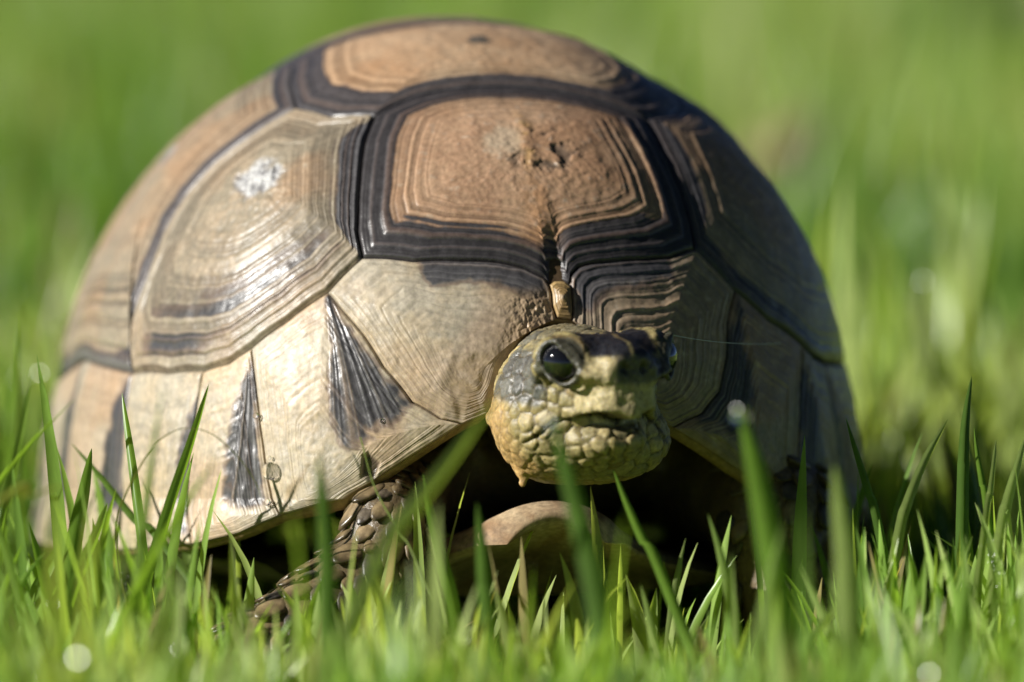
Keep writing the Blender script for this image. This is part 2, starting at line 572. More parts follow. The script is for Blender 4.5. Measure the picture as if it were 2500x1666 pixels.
def scute(loop, ar, rings, segs, hb, base=(CREAM, TAN), basef=0.4, seed=1.0, freq=26, ridge=0.22, ring_in=0.35,
          darkw=0.05, stripes=0.10, polys=(), areola=None, post=None, label=None, sk=1.0, wv=1.0, fan=None):
    pts, ed = loop
    ar = np.array(ar, float)
    # resample the outline evenly along the surface
    dense, de = [], []
    n = len(pts)
    for i in range(n):
        a, b = pts[i], pts[(i + 1) % n]
        f = np.linspace(0, 1, 24, endpoint=False)[:, None]
        dense.append(a + (b - a) * f)
        de.append(ed[i] + (ed[(i + 1) % n] - ed[i]) * sstep(0.75, 1.0, f[:, 0]))
    dense = np.concatenate(dense); de = np.concatenate(de)
    W = dome(dense)
    seg = np.linalg.norm(np.roll(W, -1, 0) - W, axis=1)
    cum = np.concatenate([[0], np.cumsum(seg)])
    u = np.linspace(0, cum[-1], segs, endpoint=False)
    ext = np.concatenate([dense, dense[:1]]); exe = np.concatenate([de, de[:1]])
    B = np.stack([np.interp(u, cum, ext[:, 0]), np.interp(u, cum, ext[:, 1])], 1)
    edge = np.interp(u, cum, exe)
    k = 9
    edge = sum(np.roll(edge, j) for j in range(-k, k + 1)) / (2 * k + 1)
    t = np.linspace(0, 1, rings + 1)[1:]
    t = t ** 0.92
    tt = np.repeat(t, segs)
    ss = np.tile(np.arange(segs), rings)
    Bs = B.copy()
    kk = max(3, segs // 26)
    for _ in range(3):
        Bs = sum(np.roll(Bs, j, 0) for j in range(-kk, kk + 1)) / (2 * kk + 1)
    al = (1 - t[:, None, None]) ** 2.0
    C = ar + (B[None] * (1 - al) + Bs[None] * al - ar) * t[:, None, None]
    C = np.concatenate([C.reshape(-1, 2), ar[None]])
    tt = np.concatenate([tt, [0]]); ss = np.concatenate([ss, [0]])
    ed_v = edge[ss]
    P = dome(C)
    Nn = dome_n(C)
    # distance from areola in mm for this direction, so rings keep a natural spacing
    warp = (fbm(P * 0.16 + seed, 2) - 0.5)
    warp2 = (fbm(P * 0.6 + seed, 2) - 0.5)
    rt = tt + wv * (0.018 * warp + 0.006 * warp2)
    r1 = noise1(rt * freq, seed)
    r2 = noise1(rt * freq * 2.3, seed + 3.1)
    r3 = noise1(rt * freq * 0.5, seed + 7.7)
    rg = 0.6 * r1 + 0.4 * r2
    amp = sstep(ring_in - 0.15, ring_in + 0.25, tt)
    h = 0.9 * hb * (1 - tt ** 1.8) + ridge * amp * (np.abs(rg - 0.5) * 4 - 0.6) + 0.35 * (fbm(P * 0.35 + seed, 3) - 0.5) + 0.28 * (1 - amp) * (fbm(P * 0.9 + seed, 3) - 0.5)
    h = h - 0.55 * sstep(0.975, 1.0, tt) ** 1.2
    # colour
    blot = fbm(P * 0.10 + seed * 2.1, 3)
    fine = fbm(P * 0.9 + seed, 3)
    streak = 0.5 * r1 + 0.5 * r2
    c = mix(base[0], base[1], np.clip(basef + (blot - 0.5) * 1.3 + (streak - 0.5) * 0.9 * amp * sk + (fine - 0.5) * (0.5 + 0.9 * (1 - amp)), 0, 1))
    c = mix(c, RUST, np.clip((fbm(P * 0.07 + seed * 5, 2) - 0.52) * 1.8, 0, 0.25))
    c = mix(c, PALE, np.clip((fine - 0.62) * 2.0, 0, 0.5))
    if areola is not None:
        rad, acol = areola
        d = np.linalg.norm(P - P[-1], axis=1) + 2.4 * (fbm(P * 0.5, 2) - 0.5)
        c = mix(c, acol * (0.6 + 0.9 * fine[:, None]), 1 - sstep(rad * 0.6, rad, d))
    rN = 0.5 * r1 + 0.5 * noise1(rt * freq * 1.7, seed + 11)
    uu = (tt - ed_v) / 0.17 + 0.5 * (blot - 0.5)
    dark = sstep(0.45, 0.60, rN * 0.8 + uu * 0.8 + 0.15 * (fine - 0.5)) * (ed_v < 1.0)
    for poly, soft, *stp in polys:
        sd = poly_sd(C, poly) + 0.010 * (fbm(P * 0.5 + seed, 2) - 0.5) * 2 + 0.006 * (streak - 0.5) * 2
        dp = 1 - sstep(-soft, soft * 0.6, sd)
        if stp: dp = dp * sstep(stp[0], stp[0] + 0.14, rN + 0.15 * (blot - 0.5))
        dark = np.maximum(dark, dp)
    if fan is not None:
        vv = P - dome(np.array(fan, float))
        ang = np.arctan2(vv[:, 0] + 0.35 * vv[:, 1], -vv[:, 2])
        f1 = noise1(ang * 26 + 0.9 * fbm(P * 0.12, 2), seed + 2)
        f2 = noise1(ang * 60, seed + 4)
        fl_ = 0.6 * f1 + 0.4 * f2
        h = h + 0.30 * dark * (fl_ - 0.5) * 2
        dark = dark * (1 - 0.35 * sstep(0.55, 0.8, fl_) * sstep(3, 9, np.linalg.norm(vv, axis=1)))
    edgebrown = sstep(0.05, 0.45, dark) * (1 - sstep(0.45, 0.95, dark))
    dcol = mix(DARK, DKBR, np.clip((streak - 0.55) * 3.5, 0, 1))
    dcol = mix(dcol, np.array([0.17, 0.165, 0.17]), np.clip((r2 - 0.60) * 2.8, 0, 0.9))
    c = mix(c, dcol, np.clip(dark, 0, 0.97))
    c = mix(c, DKBR * 1.6, 0.5 * edgebrown)
    c = c * (0.80 + 0.4 * fine[:, None]) * (1 - 0.5 * sk * amp[:, None] * sstep(0.6, 0.95, 1 - np.abs(rg - 0.5)[:, None] * 4))
    c = mix(c, c * 0.45, sstep(0.985, 1.0, tt))
    if post is not None:
        h, c = post(C, P, tt, h, c)
    V = P + Nn * h[:, None]
    idx = np.arange(rings * segs).reshape(rings, segs)
    nx = np.roll(idx, -1, 1)
    F = np.stack([idx[:-1], idx[1:], nx[1:], nx[:-1]], -1).reshape(-1, 4)
    ctr = len(V) - 1
    F0 = np.stack([np.full(segs, ctr), idx[0], nx[0]], -1)
    # orientation: the outline may run either way
    fn = np.cross(V[F[:, 1]] - V[F[:, 0]], V[F[:, 2]] - V[F[:, 0]])
    if (fn * Nn[F[:, 0]]).sum() < 0:
        F = F[:, ::-1]; F0 = F0[:, ::-1]
    # a triangle fan written as degenerate-free quads is not possible, so keep the fan as tris via a tiny ring
    me = bpy.data.meshes.new("scute")
    allf = np.concatenate([F.ravel(), F0.ravel()]).astype(np.int32)
    nq, nt = len(F), len(F0)
    me.vertices.add(len(V)); me.vertices.foreach_set("co", local(V).astype(np.float32).ravel())
    me.loops.add(len(allf)); me.loops.foreach_set("vertex_index", allf)
    me.polygons.add(nq + nt)
    ls = np.concatenate([np.arange(nq) * 4, nq * 4 + np.arange(nt) * 3]).astype(np.int32)
    me.polygons.foreach_set("loop_start", ls)
    me.polygons.foreach_set("loop_total", np.concatenate([np.full(nq, 4), np.full(nt, 3)]).astype(np.int32))
    me.polygons.foreach_set("use_smooth", np.ones(nq + nt, bool))
    me.update(calc_edges=True)
    a = me.color_attributes.new("Col", 'FLOAT_COLOR', 'POINT')
    cc = np.ones((len(V), 4), np.float32); cc[:, :3] = np.clip(c, 0.002, 0.9)
    a.data.foreach_set("color", cc.ravel())
    o = link("scute", me, M_SCUTE, carapace)
    if label: o["label"] = label
    return o

# the shell itself: bone under the scutes, with a thick lip
def build_carapace():
    naz, nr = 360, 44
    az = np.linspace(-180, 180, naz, endpoint=False)
    rr = rim_r(az)
    rr = (np.roll(rr, 1) + rr + np.roll(rr, -1)) / 3
    s = np.linspace(0.01, 1, nr)
    dirs = np.stack([np.sin(np.radians(az)), -np.cos(np.radians(az))], 1)
    Co = dirs[None] * (rr[None] * s[:, None])[..., None]
    Po = dome(Co) - dome_n(Co) * 0.75
    off = np.interp(s, [0, 0.8, 1], [6.0, 5.2, 3.8])[:, None, None]
    Pi = dome(Co) - dome_n(Co) * off
    rimn = dome_n(Co[-1:])
    mid = (Po[-1] + Pi[-1]) / 2 + (dome(Co[-1]) - dome(Co[-2])) * 0.25
    V = np.concatenate([Po.reshape(-1, 3), mid, Pi[::-1].reshape(-1, 3)])
    rows = 2 * nr + 1
    idx = np.arange(rows * naz).reshape(rows, naz)
    nx = np.roll(idx, -1, 1)
    F = np.stack([idx[:-1], idx[1:], nx[1:], nx[:-1]], -1).reshape(-1, 4)
    fn = np.cross(V[F[:, 1]] - V[F[:, 0]], V[F[:, 3]] - V[F[:, 0]])
    up = (fn[:naz * 20, 2]).sum()
    if up < 0: F = F[:, ::-1]
    nz = fbm(V * 0.3, 3)
    c = mix(np.array([0.06, 0.04, 0.025]), np.array([0.13, 0.08, 0.035]), nz)
    lip = np.zeros(len(V)); lip[(nr - 2) * naz:(nr + 5) * naz] = 1
    c = mix(c, np.array([0.40, 0.28, 0.12]), lip * (0.5 + 0.5 * nz))
    me = make_mesh("carapace", local(V), F, c)
    return link("carapace", me, M_BASE, tortoise)
carapace = build_carapace()

def sulcus(C, P, tt, h, c):
    # front furrow of the first vertebral and its pitted centre
    x = C[:, 0] - 0.022 - 0.05 * (C[:, 1] + 0.8)
    f = np.exp(-(x / 0.018) ** 2) * sstep(0.45, 0.9, tt) * (C[:, 1] < -0.62)
    h = h - 1.3 * f
    d = np.hypot((C[:, 0] - 0.035) / 0.085, (C[:, 1] + 0.60) / 0.065) + 0.8 * (fbm(P * 0.4, 3) - 0.5)
    pit = 1 - sstep(0.35, 0.9, d)
    n = fbm(P * 0.55 + 4, 3)
    h = h - 0.4 * pit * sstep(0.42, 0.64, n)
    c = mix(c, np.array([0.13, 0.10, 0.075]), 0.8 * pit * sstep(0.40, 0.62, n))
    d2 = np.hypot((C[:, 0] + 0.04) / 0.05, (C[:, 1] + 0.575) / 0.05) + 0.9 * (fbm(P * 0.5 + 9, 3) - 0.5)
    c = mix(c, np.array([0.50, 0.40, 0.28]), 0.7 * (1 - sstep(0.3, 0.9, d2)))
    ridge = np.exp(-((C[:, 0] + 0.02 * (fbm(P * 0.3, 2) - 0.5)) / 0.012) ** 2) * sstep(-0.66, -0.6, C[:, 1]) * (1 - sstep(-0.54, -0.5, C[:, 1]))
    c = mix(c, np.array([0.45, 0.27, 0.08]), 0.55 * ridge * sstep(0.3, 0.6, n))
    h = h + 0.25 * ridge
    tongue = np.exp(-((C[:, 0] - 0.0) / 0.028) ** 2) * sstep(-0.76, -0.735, C[:, 1]) * (1 - sstep(-0.68, -0.62, C[:, 1]))
    c = mix(c, np.array([0.40, 0.22, 0.11]), 0.8 * tongue * sstep(0.3, 0.5, fbm(P * 0.6, 2)))
    return h, c

def chalky(C, P, tt, h, c):
    # grey, worn, glinting areola of the first costal
    c0 = dome(np.array([-0.423, -0.434]))
    v = P - c0
    d = np.linalg.norm(v * [1, 1, 1.5], axis=1) / 6.4 + 0.9 * (fbm(P * 0.5 + 2, 3) - 0.5)
    m = 1 - sstep(0.55, 0.95, d)
    n = fbm(P * 0.8 + 1, 3)
    c = mix(c, mix(np.array([0.24, 0.24, 0.25]), np.array([0.50, 0.50, 0.50]), sstep(0.40, 0.64, n)), 0.9 * m)
    h = h + m * (1.2 * (n - 0.5) - 0.4)
    return h, c

def m1_post(C, P, tt, h, c):
    d = poly_sd(C, [(-0.238,-0.885),(-0.205,-0.872),(-0.162,-0.870),(-0.128,-0.884),(-0.16,-0.93),(-0.21,-0.93)])
    d = d + 0.02 * (fbm(P * 0.3, 2) - 0.5)
    h = h - 0.3 * (1 - sstep(-0.015, 0.012, d)) + 0.15 * np.exp(-(d / 0.01) ** 2)
    n = fbm(P * 0.7, 3)
    c = mix(c, np.array([0.36, 0.26, 0.15]), 0.6 * (1 - sstep(-0.02, 0.015, d)) * sstep(0.3, 0.65, n))
    x = sstep(-0.14, -0.02, C[:, 0]) * sstep(-0.80, -0.83, C[:, 1])
    c = mix(c, np.array([0.36, 0.245, 0.14]), 0.7 * x)
    h = h + 0.35 * x * (fbm(P * 1.4, 3) - 0.5) * 2
    return h, c

def m2_post(C, P, tt, h, c):
    d = poly_sd(C, [(-0.515,-0.832),(-0.537,-0.827),(-0.57,-0.816),(-0.59,-0.820),(-0.600,-0.832),(-0.584,-0.836),(-0.562,-0.828),(-0.535,-0.834)])
    c = mix(c, np.array([0.28, 0.19, 0.09]), 0.6 * (1 - sstep(-0.003, 0.004, d)))
    d = poly_sd(C, [(-0.412,-0.884),(-0.4,-0.887),(-0.383,-0.903),(-0.399,-0.907),(-0.422,-0.894)])
    c = mix(c, np.array([0.06, 0.04, 0.03]), 0.9 * (1 - sstep(-0.003, 0.003, d)))
    h = h - 0.8 * (1 - sstep(-0.003, 0.003, d))
    return h, c

WEDGE2=[(-0.401,-0.686),(-0.398,-0.718),(-0.381,-0.755),(-0.363,-0.805),(-0.335,-0.842),(-0.298,-0.882),(-0.344,-0.886),(-0.393,-0.873),(-0.433,-0.869),(-0.45,-0.855),(-0.457,-0.825),(-0.45,-0.795),(-0.422,-0.753)]
WEDGE3=[(-0.562,-0.658),(-0.55,-0.685),(-0.581,-0.718),(-0.598,-0.745),(-0.612,-0.773),(-0.610,-0.793),(-0.646,-0.786),(-0.69,-0.752),(-0.69,-0.721),(-0.661,-0.697),(-0.62,-0.677)]
WEDGE4=[(-0.671,-0.594),(-0.663,-0.602),(-0.698,-0.623),(-0.736,-0.629),(-0.769,-0.651),(-0.800,-0.700),(-0.812,-0.674),(-0.784,-0.627),(-0.749,-0.605),(-0.71,-0.598)]
M1DARK=[(-0.249,-0.70),(-0.081,-0.75),(0.012,-0.79),(0.0,-0.818),(-0.033,-0.828),(-0.077,-0.805),(-0.149,-0.787),(-0.226,-0.774),(-0.235,-0.745)]
M1DARKR=[(0.045,-0.790),(0.058,-0.77),(0.101,-0.75),(0.256,-0.70),(0.257,-0.748),(0.19,-0.782),(0.123,-0.808),(0.088,-0.838),(0.061,-0.826)]
C1LOW=[(-0.737,-0.43),(-0.67,-0.395),(-0.60,-0.495),(-0.515,-0.552),(-0.43,-0.590),(-0.37,-0.600),(-0.355,-0.634),(-0.398,-0.643),(-0.463,-0.632),(-0.528,-0.612),(-0.605,-0.569),(-0.659,-0.558)]

# first vertebral
scute(chain((V1C1L, 0.78), (V1M1L, 0.70), (NTOP, 0.66), (V1M1R, 0.66), (rev(V1C1R), 0.83), (rev(V1V2), 0.74)),
      (-0.013, -0.60), 150, 520, 1.6, (np.array([0.52, 0.345, 0.215]), np.array([0.36, 0.215, 0.13])), 0.5, 1.3,
      freq=22, ridge=0.32, ring_in=0.52, stripes=0.13, post=sulcus, label="brown front scute with dark ridged border and furrow")
# second vertebral
scute(chain((V1V2, 0.74), (V2C1R, 0.66), (V2C2R, 0.74), (rev(V2V3), 0.85), (rev(V2C2L), 0.80), (rev(V2C1L), 0.74)),
      (-0.013, -0.297), 90, 380, 1.8, (np.array([0.54, 0.39, 0.25]), np.array([0.42, 0.26, 0.145])), 0.45, 2.9,
      freq=18, ridge=0.25, ring_in=0.6, stripes=0.07, areola=(2.6, np.array([0.11, 0.095, 0.075])))
# first costals
scute(chain((V2C1L, 1.2), (C1C2L, 1.2), (rev(M4C1L), 1.2), (rev(M3C1L), 1.2), (rev(M2C1L), 1.2), (rev(M1C1L), 1.2), (rev(V1C1L), 0.72)),
      (-0.423, -0.434), 150, 480, 2.4, (CREAM, TAN), 0.22, 4.7, freq=21, ridge=0.34, ring_in=0.32, stripes=0.12, post=chalky, sk=0.75, polys=((C1LOW, 0.035, 0.36),),
      label="cream costal scute with growth rings and worn grey centre")
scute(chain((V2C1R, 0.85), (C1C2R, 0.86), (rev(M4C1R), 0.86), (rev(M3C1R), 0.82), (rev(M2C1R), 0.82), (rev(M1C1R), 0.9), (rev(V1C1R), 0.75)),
      (0.423, -0.434), 80, 300, 2.4, (CREAM * 0.8, TAN), 0.5, 5.3, freq=19, ridge=0.28, ring_in=0.45)  # base colour lowered to take in the shade of the right flank
# nuchal
scute(chain((NL, 1.2), (rim_seg(NL[-1], NR[-1], 4), 1.2), (rev(NR), 1.2), (rev(NTOP), 1.2)), (0.029, -0.822), 26, 100, 1.5,
      (np.array([0.46, 0.32, 0.13]), np.array([0.34, 0.21, 0.09])), 0.4, 8.1, freq=6, ridge=0.2, label="small yellowish nuchal scute above the head")
# first marginals
scute(chain((M1M2L, 1.2), (rim_seg(M1M2L[-1], NL[-1], 30), 1.2), (rev(NL), 1.2), (rev(V1M1L), 1.2), (M1C1L, 1.2)),
      (-0.168, -0.897), 140, 480, 1.8, (PALE * 0.95, np.array([0.46, 0.33, 0.18])), 0.22, 9.4, freq=22, ridge=0.08, ring_in=0.2, sk=0.3, wv=3.0,
      polys=((M1DARK, 0.012),), post=m1_post, label="cream front marginal scute with dark upper corner")
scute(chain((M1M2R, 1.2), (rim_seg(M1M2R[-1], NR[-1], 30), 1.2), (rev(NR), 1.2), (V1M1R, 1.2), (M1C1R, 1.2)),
      (0.22, -0.89), 90, 320, 1.8, (CREAM * 0.85, TAN), 0.45, 10.2, freq=24, ridge=0.28, ring_in=0.2, sk=0.3, wv=3.0, polys=((M1DARKR, 0.012),))  # duller base colour holds the shade on this side
# second to fourth marginals, both flanks; shade is put into the right ones' base colour
def rim_pt(seam):
    return seam[-1]
scute(chain((M2M3L, 1.2), (rim_seg(M2M3L[-1], M1M2L[-1], 24), 1.2), (rev(M1M2L), 1.2), (M2C1L, 1.2)),
      (-0.50, -0.855), 120, 400, 1.5, (PALE, np.array([0.50, 0.37, 0.21])), 0.3, 11.7, freq=24, ridge=0.065, ring_in=0.2, sk=0.3, wv=3.0,
      polys=((WEDGE2, 0.012),), fan=(-0.401, -0.678), post=m2_post, label="cream marginal scute with black wedge rising to a point")
scute(chain((M3M4L, 1.2), (rim_seg(M3M4L[-1], M2M3L[-1], 20), 1.2), (rev(M2M3L), 1.2), (M3C1L, 1.2)),
      (-0.70, -0.76), 90, 300, 1.3, (PALE * 0.95, np.array([0.52, 0.37, 0.21])), 0.3, 12.9, freq=20, ridge=0.1, ring_in=0.2, sk=0.3, wv=3.0, polys=((WEDGE3, 0.012),), fan=(-0.557, -0.640))
scute(chain((M4M5L, 1.2), (rim_seg(M4M5L[-1], M3M4L[-1], 20), 1.2), (rev(M3M4L), 1.2), (M4C1L, 1.2)),
      (-0.86, -0.57), 80, 260, 1.2, (PALE * 0.92, np.array([0.50, 0.36, 0.20])), 0.3, 14.1, freq=18, ridge=0.09, ring_in=0.2, sk=0.3, wv=3.0, polys=((WEDGE4, 0.008),))
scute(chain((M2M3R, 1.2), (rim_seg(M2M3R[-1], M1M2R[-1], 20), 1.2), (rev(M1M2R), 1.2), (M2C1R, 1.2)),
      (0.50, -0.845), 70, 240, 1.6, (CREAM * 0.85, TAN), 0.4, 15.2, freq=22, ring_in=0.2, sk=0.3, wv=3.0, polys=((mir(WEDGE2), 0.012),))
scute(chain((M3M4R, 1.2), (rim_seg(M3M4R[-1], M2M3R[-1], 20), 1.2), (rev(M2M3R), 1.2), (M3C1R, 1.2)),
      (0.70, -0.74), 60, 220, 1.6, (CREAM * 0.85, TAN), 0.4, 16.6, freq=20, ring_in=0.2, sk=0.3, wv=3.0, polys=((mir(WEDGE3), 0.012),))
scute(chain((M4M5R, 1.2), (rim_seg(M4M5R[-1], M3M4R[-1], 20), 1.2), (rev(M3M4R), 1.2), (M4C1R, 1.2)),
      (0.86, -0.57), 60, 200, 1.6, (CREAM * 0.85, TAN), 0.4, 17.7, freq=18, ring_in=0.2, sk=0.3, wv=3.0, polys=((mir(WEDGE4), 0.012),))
# remaining vertebrals
scute(chain((V2V3, 0.75), (mir(V3C2L), 0.72), (mir(V3C3L), 0.72), (rev(V3V4), 0.75), (rev(V3C3L), 0.72), (rev(V3C2L), 0.72)),
      (0, 0.07), 40, 160, 1.8, (CREAM, TAN), 0.6, 18.3)
scute(chain((V3V4, 0.75), (mir(V4C3L), 0.72), (mir(V4C4L), 0.72), (rev(V4V5), 0.75), (rev(V4C4L), 0.72), (rev(V4C3L), 0.72)),
      (0, 0.40), 40, 160, 1.8, (CREAM, TAN), 0.6, 19.5)
# marginal boundaries along the flank and rear
MB = [(-80, 0.815), (-97, 0.825), (-113, 0.835), (-128, 0.84), (-144, 0.83), (-160, 0.82)]
def mseam(az, r0, sgn):
    a2 = az - 3
    pts = [polar(az + (a2 - az) * f, r0 + (float(rim_r(-abs(a2))) - r0) * f) for f in (0, 0.3, 0.65, 1.0)]
    return pts if sgn < 0 else mir(pts)
def costal_line(p, q, n=6):
    a0 = math.degrees(math.atan2(p[0], -p[1])); a1 = math.degrees(math.atan2(q[0], -q[1]))
    if a1 - a0 > 180: a1 -= 360
    if a1 - a0 < -180: a1 += 360
    r0, r1 = math.hypot(*p), math.hypot(*q)
    out = [polar(a0 + (a1 - a0) * i / n, r0 + (r1 - r0) * i / n) for i in range(n + 1)]
    out[0], out[-1] = p, q
    return out
for sgn in (-1, 1):
    fl = (lambda s: s) if sgn < 0 else mir
    M4M5 = M4M5L if sgn < 0 else M4M5R
    seams = [M4M5] + [mseam(a, r, sgn) for a, r in MB]
    tops = [s[0] for s in seams]
    dim = 1.0 if sgn < 0 else 0.85  # right flank's shade put into its base colours
    for i in range(6):
        a, b = seams[i], seams[i + 1]
        rimc = rim_seg(b[-1], a[-1], 10)
        tcl = costal_line(a[0], b[0])
        ctr = np.mean([a[-1], b[-1]], 0) * 0.97
        mdl = np.array(a[:4]) + 0.0
        bnd = [tuple(np.array(p) * (1 - f) + np.array(q) * f) for p, q, f in zip(a[1:4], b[1:4], (0.18, 0.22, 0.26))]
        wedge = [a[0]] + list(a[1:4]) + bnd[::-1]
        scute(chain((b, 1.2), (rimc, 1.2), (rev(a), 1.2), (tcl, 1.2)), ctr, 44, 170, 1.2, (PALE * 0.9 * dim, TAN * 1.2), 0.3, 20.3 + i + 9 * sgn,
              freq=16, ridge=0.09, ring_in=0.2, sk=0.3, wv=3.0, polys=((wedge, 0.012),))
    # costals 2-4 against the marginal tops
    C2M_end = fl([polar(-95, 0.823)])[0]
    line2 = [tops[0], *costal_line(tops[0], tops[1])[1:], C2M_end]
    c2c3 = fl(C2C3L); c2c3[-1] = C2M_end
    scute(chain((fl(V2C2L), 0.80), (fl(V3C2L), 0.8), (c2c3, 0.9), (rev(line2), 0.93), (rev(fl(C1C2L)), 0.79)),
          fl([(-0.50, -0.10)])[0], 90, 300, 2.4, (CREAM * dim, TAN), 0.3, 31.5 + sgn, freq=16, ridge=0.25, ring_in=0.45,
          areola=(3.2, np.array([0.25, 0.24, 0.24])))
    C3M_end = fl([polar(-128, 0.84)])[0]
    c3c4 = fl(C3C4L); c3c4[-1] = C3M_end
    line3 = costal_line(C2M_end, C3M_end, 10)
    scute(chain((fl(V3C3L), 0.8), (fl(V4C3L), 0.8), (c3c4, 0.84), (rev(line3), 0.86), (rev(c2c3), 0.86)),
          fl([(-0.52, 0.22)])[0], 44, 180, 2.4, (CREAM * dim, TAN), 0.4, 35.5 + sgn, freq=16)
    C4M_end = tops[-1]
    v5 = fl(V5C4L); v5[-1] = C4M_end
    scute(chain((fl(V4C4L), 0.8), (v5, 0.84), (rev(costal_line(C3M_end, C4M_end, 8)), 0.86), (rev(c3c4), 0.86)),
          fl([(-0.38, 0.58)])[0], 40, 150, 2.0, (CREAM * dim, TAN), 0.4, 38.5 + sgn, freq=16)
    if sgn < 0:
        v5L, lastL = v5, seams[-1]
    else:
        v5R, lastR = v5, seams[-1]
scute(chain((V4V5, 0.8), (v5R, 0.82), (costal_line(v5R[-1], v5L[-1], 8), 0.85), (rev(v5L), 0.82)), (0, 0.66), 40, 160, 2.0, (CREAM, TAN), 0.5, 44.4)
scute(chain((costal_line(lastL[0], lastR[0], 8), 1.2), (lastR, 1.2), (rim_seg(lastR[-1], lastL[-1], 12), 1.2), (rev(lastL), 1.2)),
      (0, 0.98), 40, 160, 1.4, (CREAM, TAN), 0.4, 45.5)

# ------------------------------------------------------------------ body: one continuous skin from a signed distance field
HC = np.array([12.6, -103.0, 56.0])
PSI = math.radians(28)
FW = np.array([math.sin(PSI), -math.cos(PSI), 0.0])
LT = np.array([math.cos(PSI), math.sin(PSI), 0.0])
def to_head(P):
    d = P - HC
    return np.stack([d @ LT, d @ FW, d[..., 2]], -1)
def from_head(q):
    q = np.asarray(q, float)
    return HC + q[..., 0:1] * LT + q[..., 1:2] * FW + q[..., 2:3] * np.array([0, 0, 1.0])

def smin(a, b, k):
    h = np.clip(0.5 + 0.5 * (b - a) / k, 0, 1)
    return b * (1 - h) + a * h - k * h * (1 - h)
def smax(a, b, k):
    return -smin(-a, -b, k)
def ell(X, Y, Z, c, r):
    x, y, z = (X - c[0]) / r[0], (Y - c[1]) / r[1], (Z - c[2]) / r[2]
    k0 = np.sqrt(x * x + y * y + z * z)
    k1 = np.sqrt((x / r[0]) ** 2 + (y / r[1]) ** 2 + (z / r[2]) ** 2) + 1e-6
    return k0 * (k0 - 1.0) / k1
def cap(X, Y, Z, a, b, ra, rb):
    a, b = np.array(a, float), np.array(b, float)
    d = b - a
    t = np.clip(((X - a[0]) * d[0] + (Y - a[1]) * d[1] + (Z - a[2]) * d[2]) / (d @ d), 0, 1)
    return np.sqrt((X - a[0] - t * d[0]) ** 2 + (Y - a[1] - t * d[1]) ** 2 + (Z - a[2] - t * d[2]) ** 2) - (ra + (rb - ra) * t)

def mouth_z(x):
    ax = np.abs(x)
    return -0.9 - 1.3 * np.exp(-(ax / 2.0) ** 2) - 0.075 * np.maximum(ax - 3.4, 0) ** 2

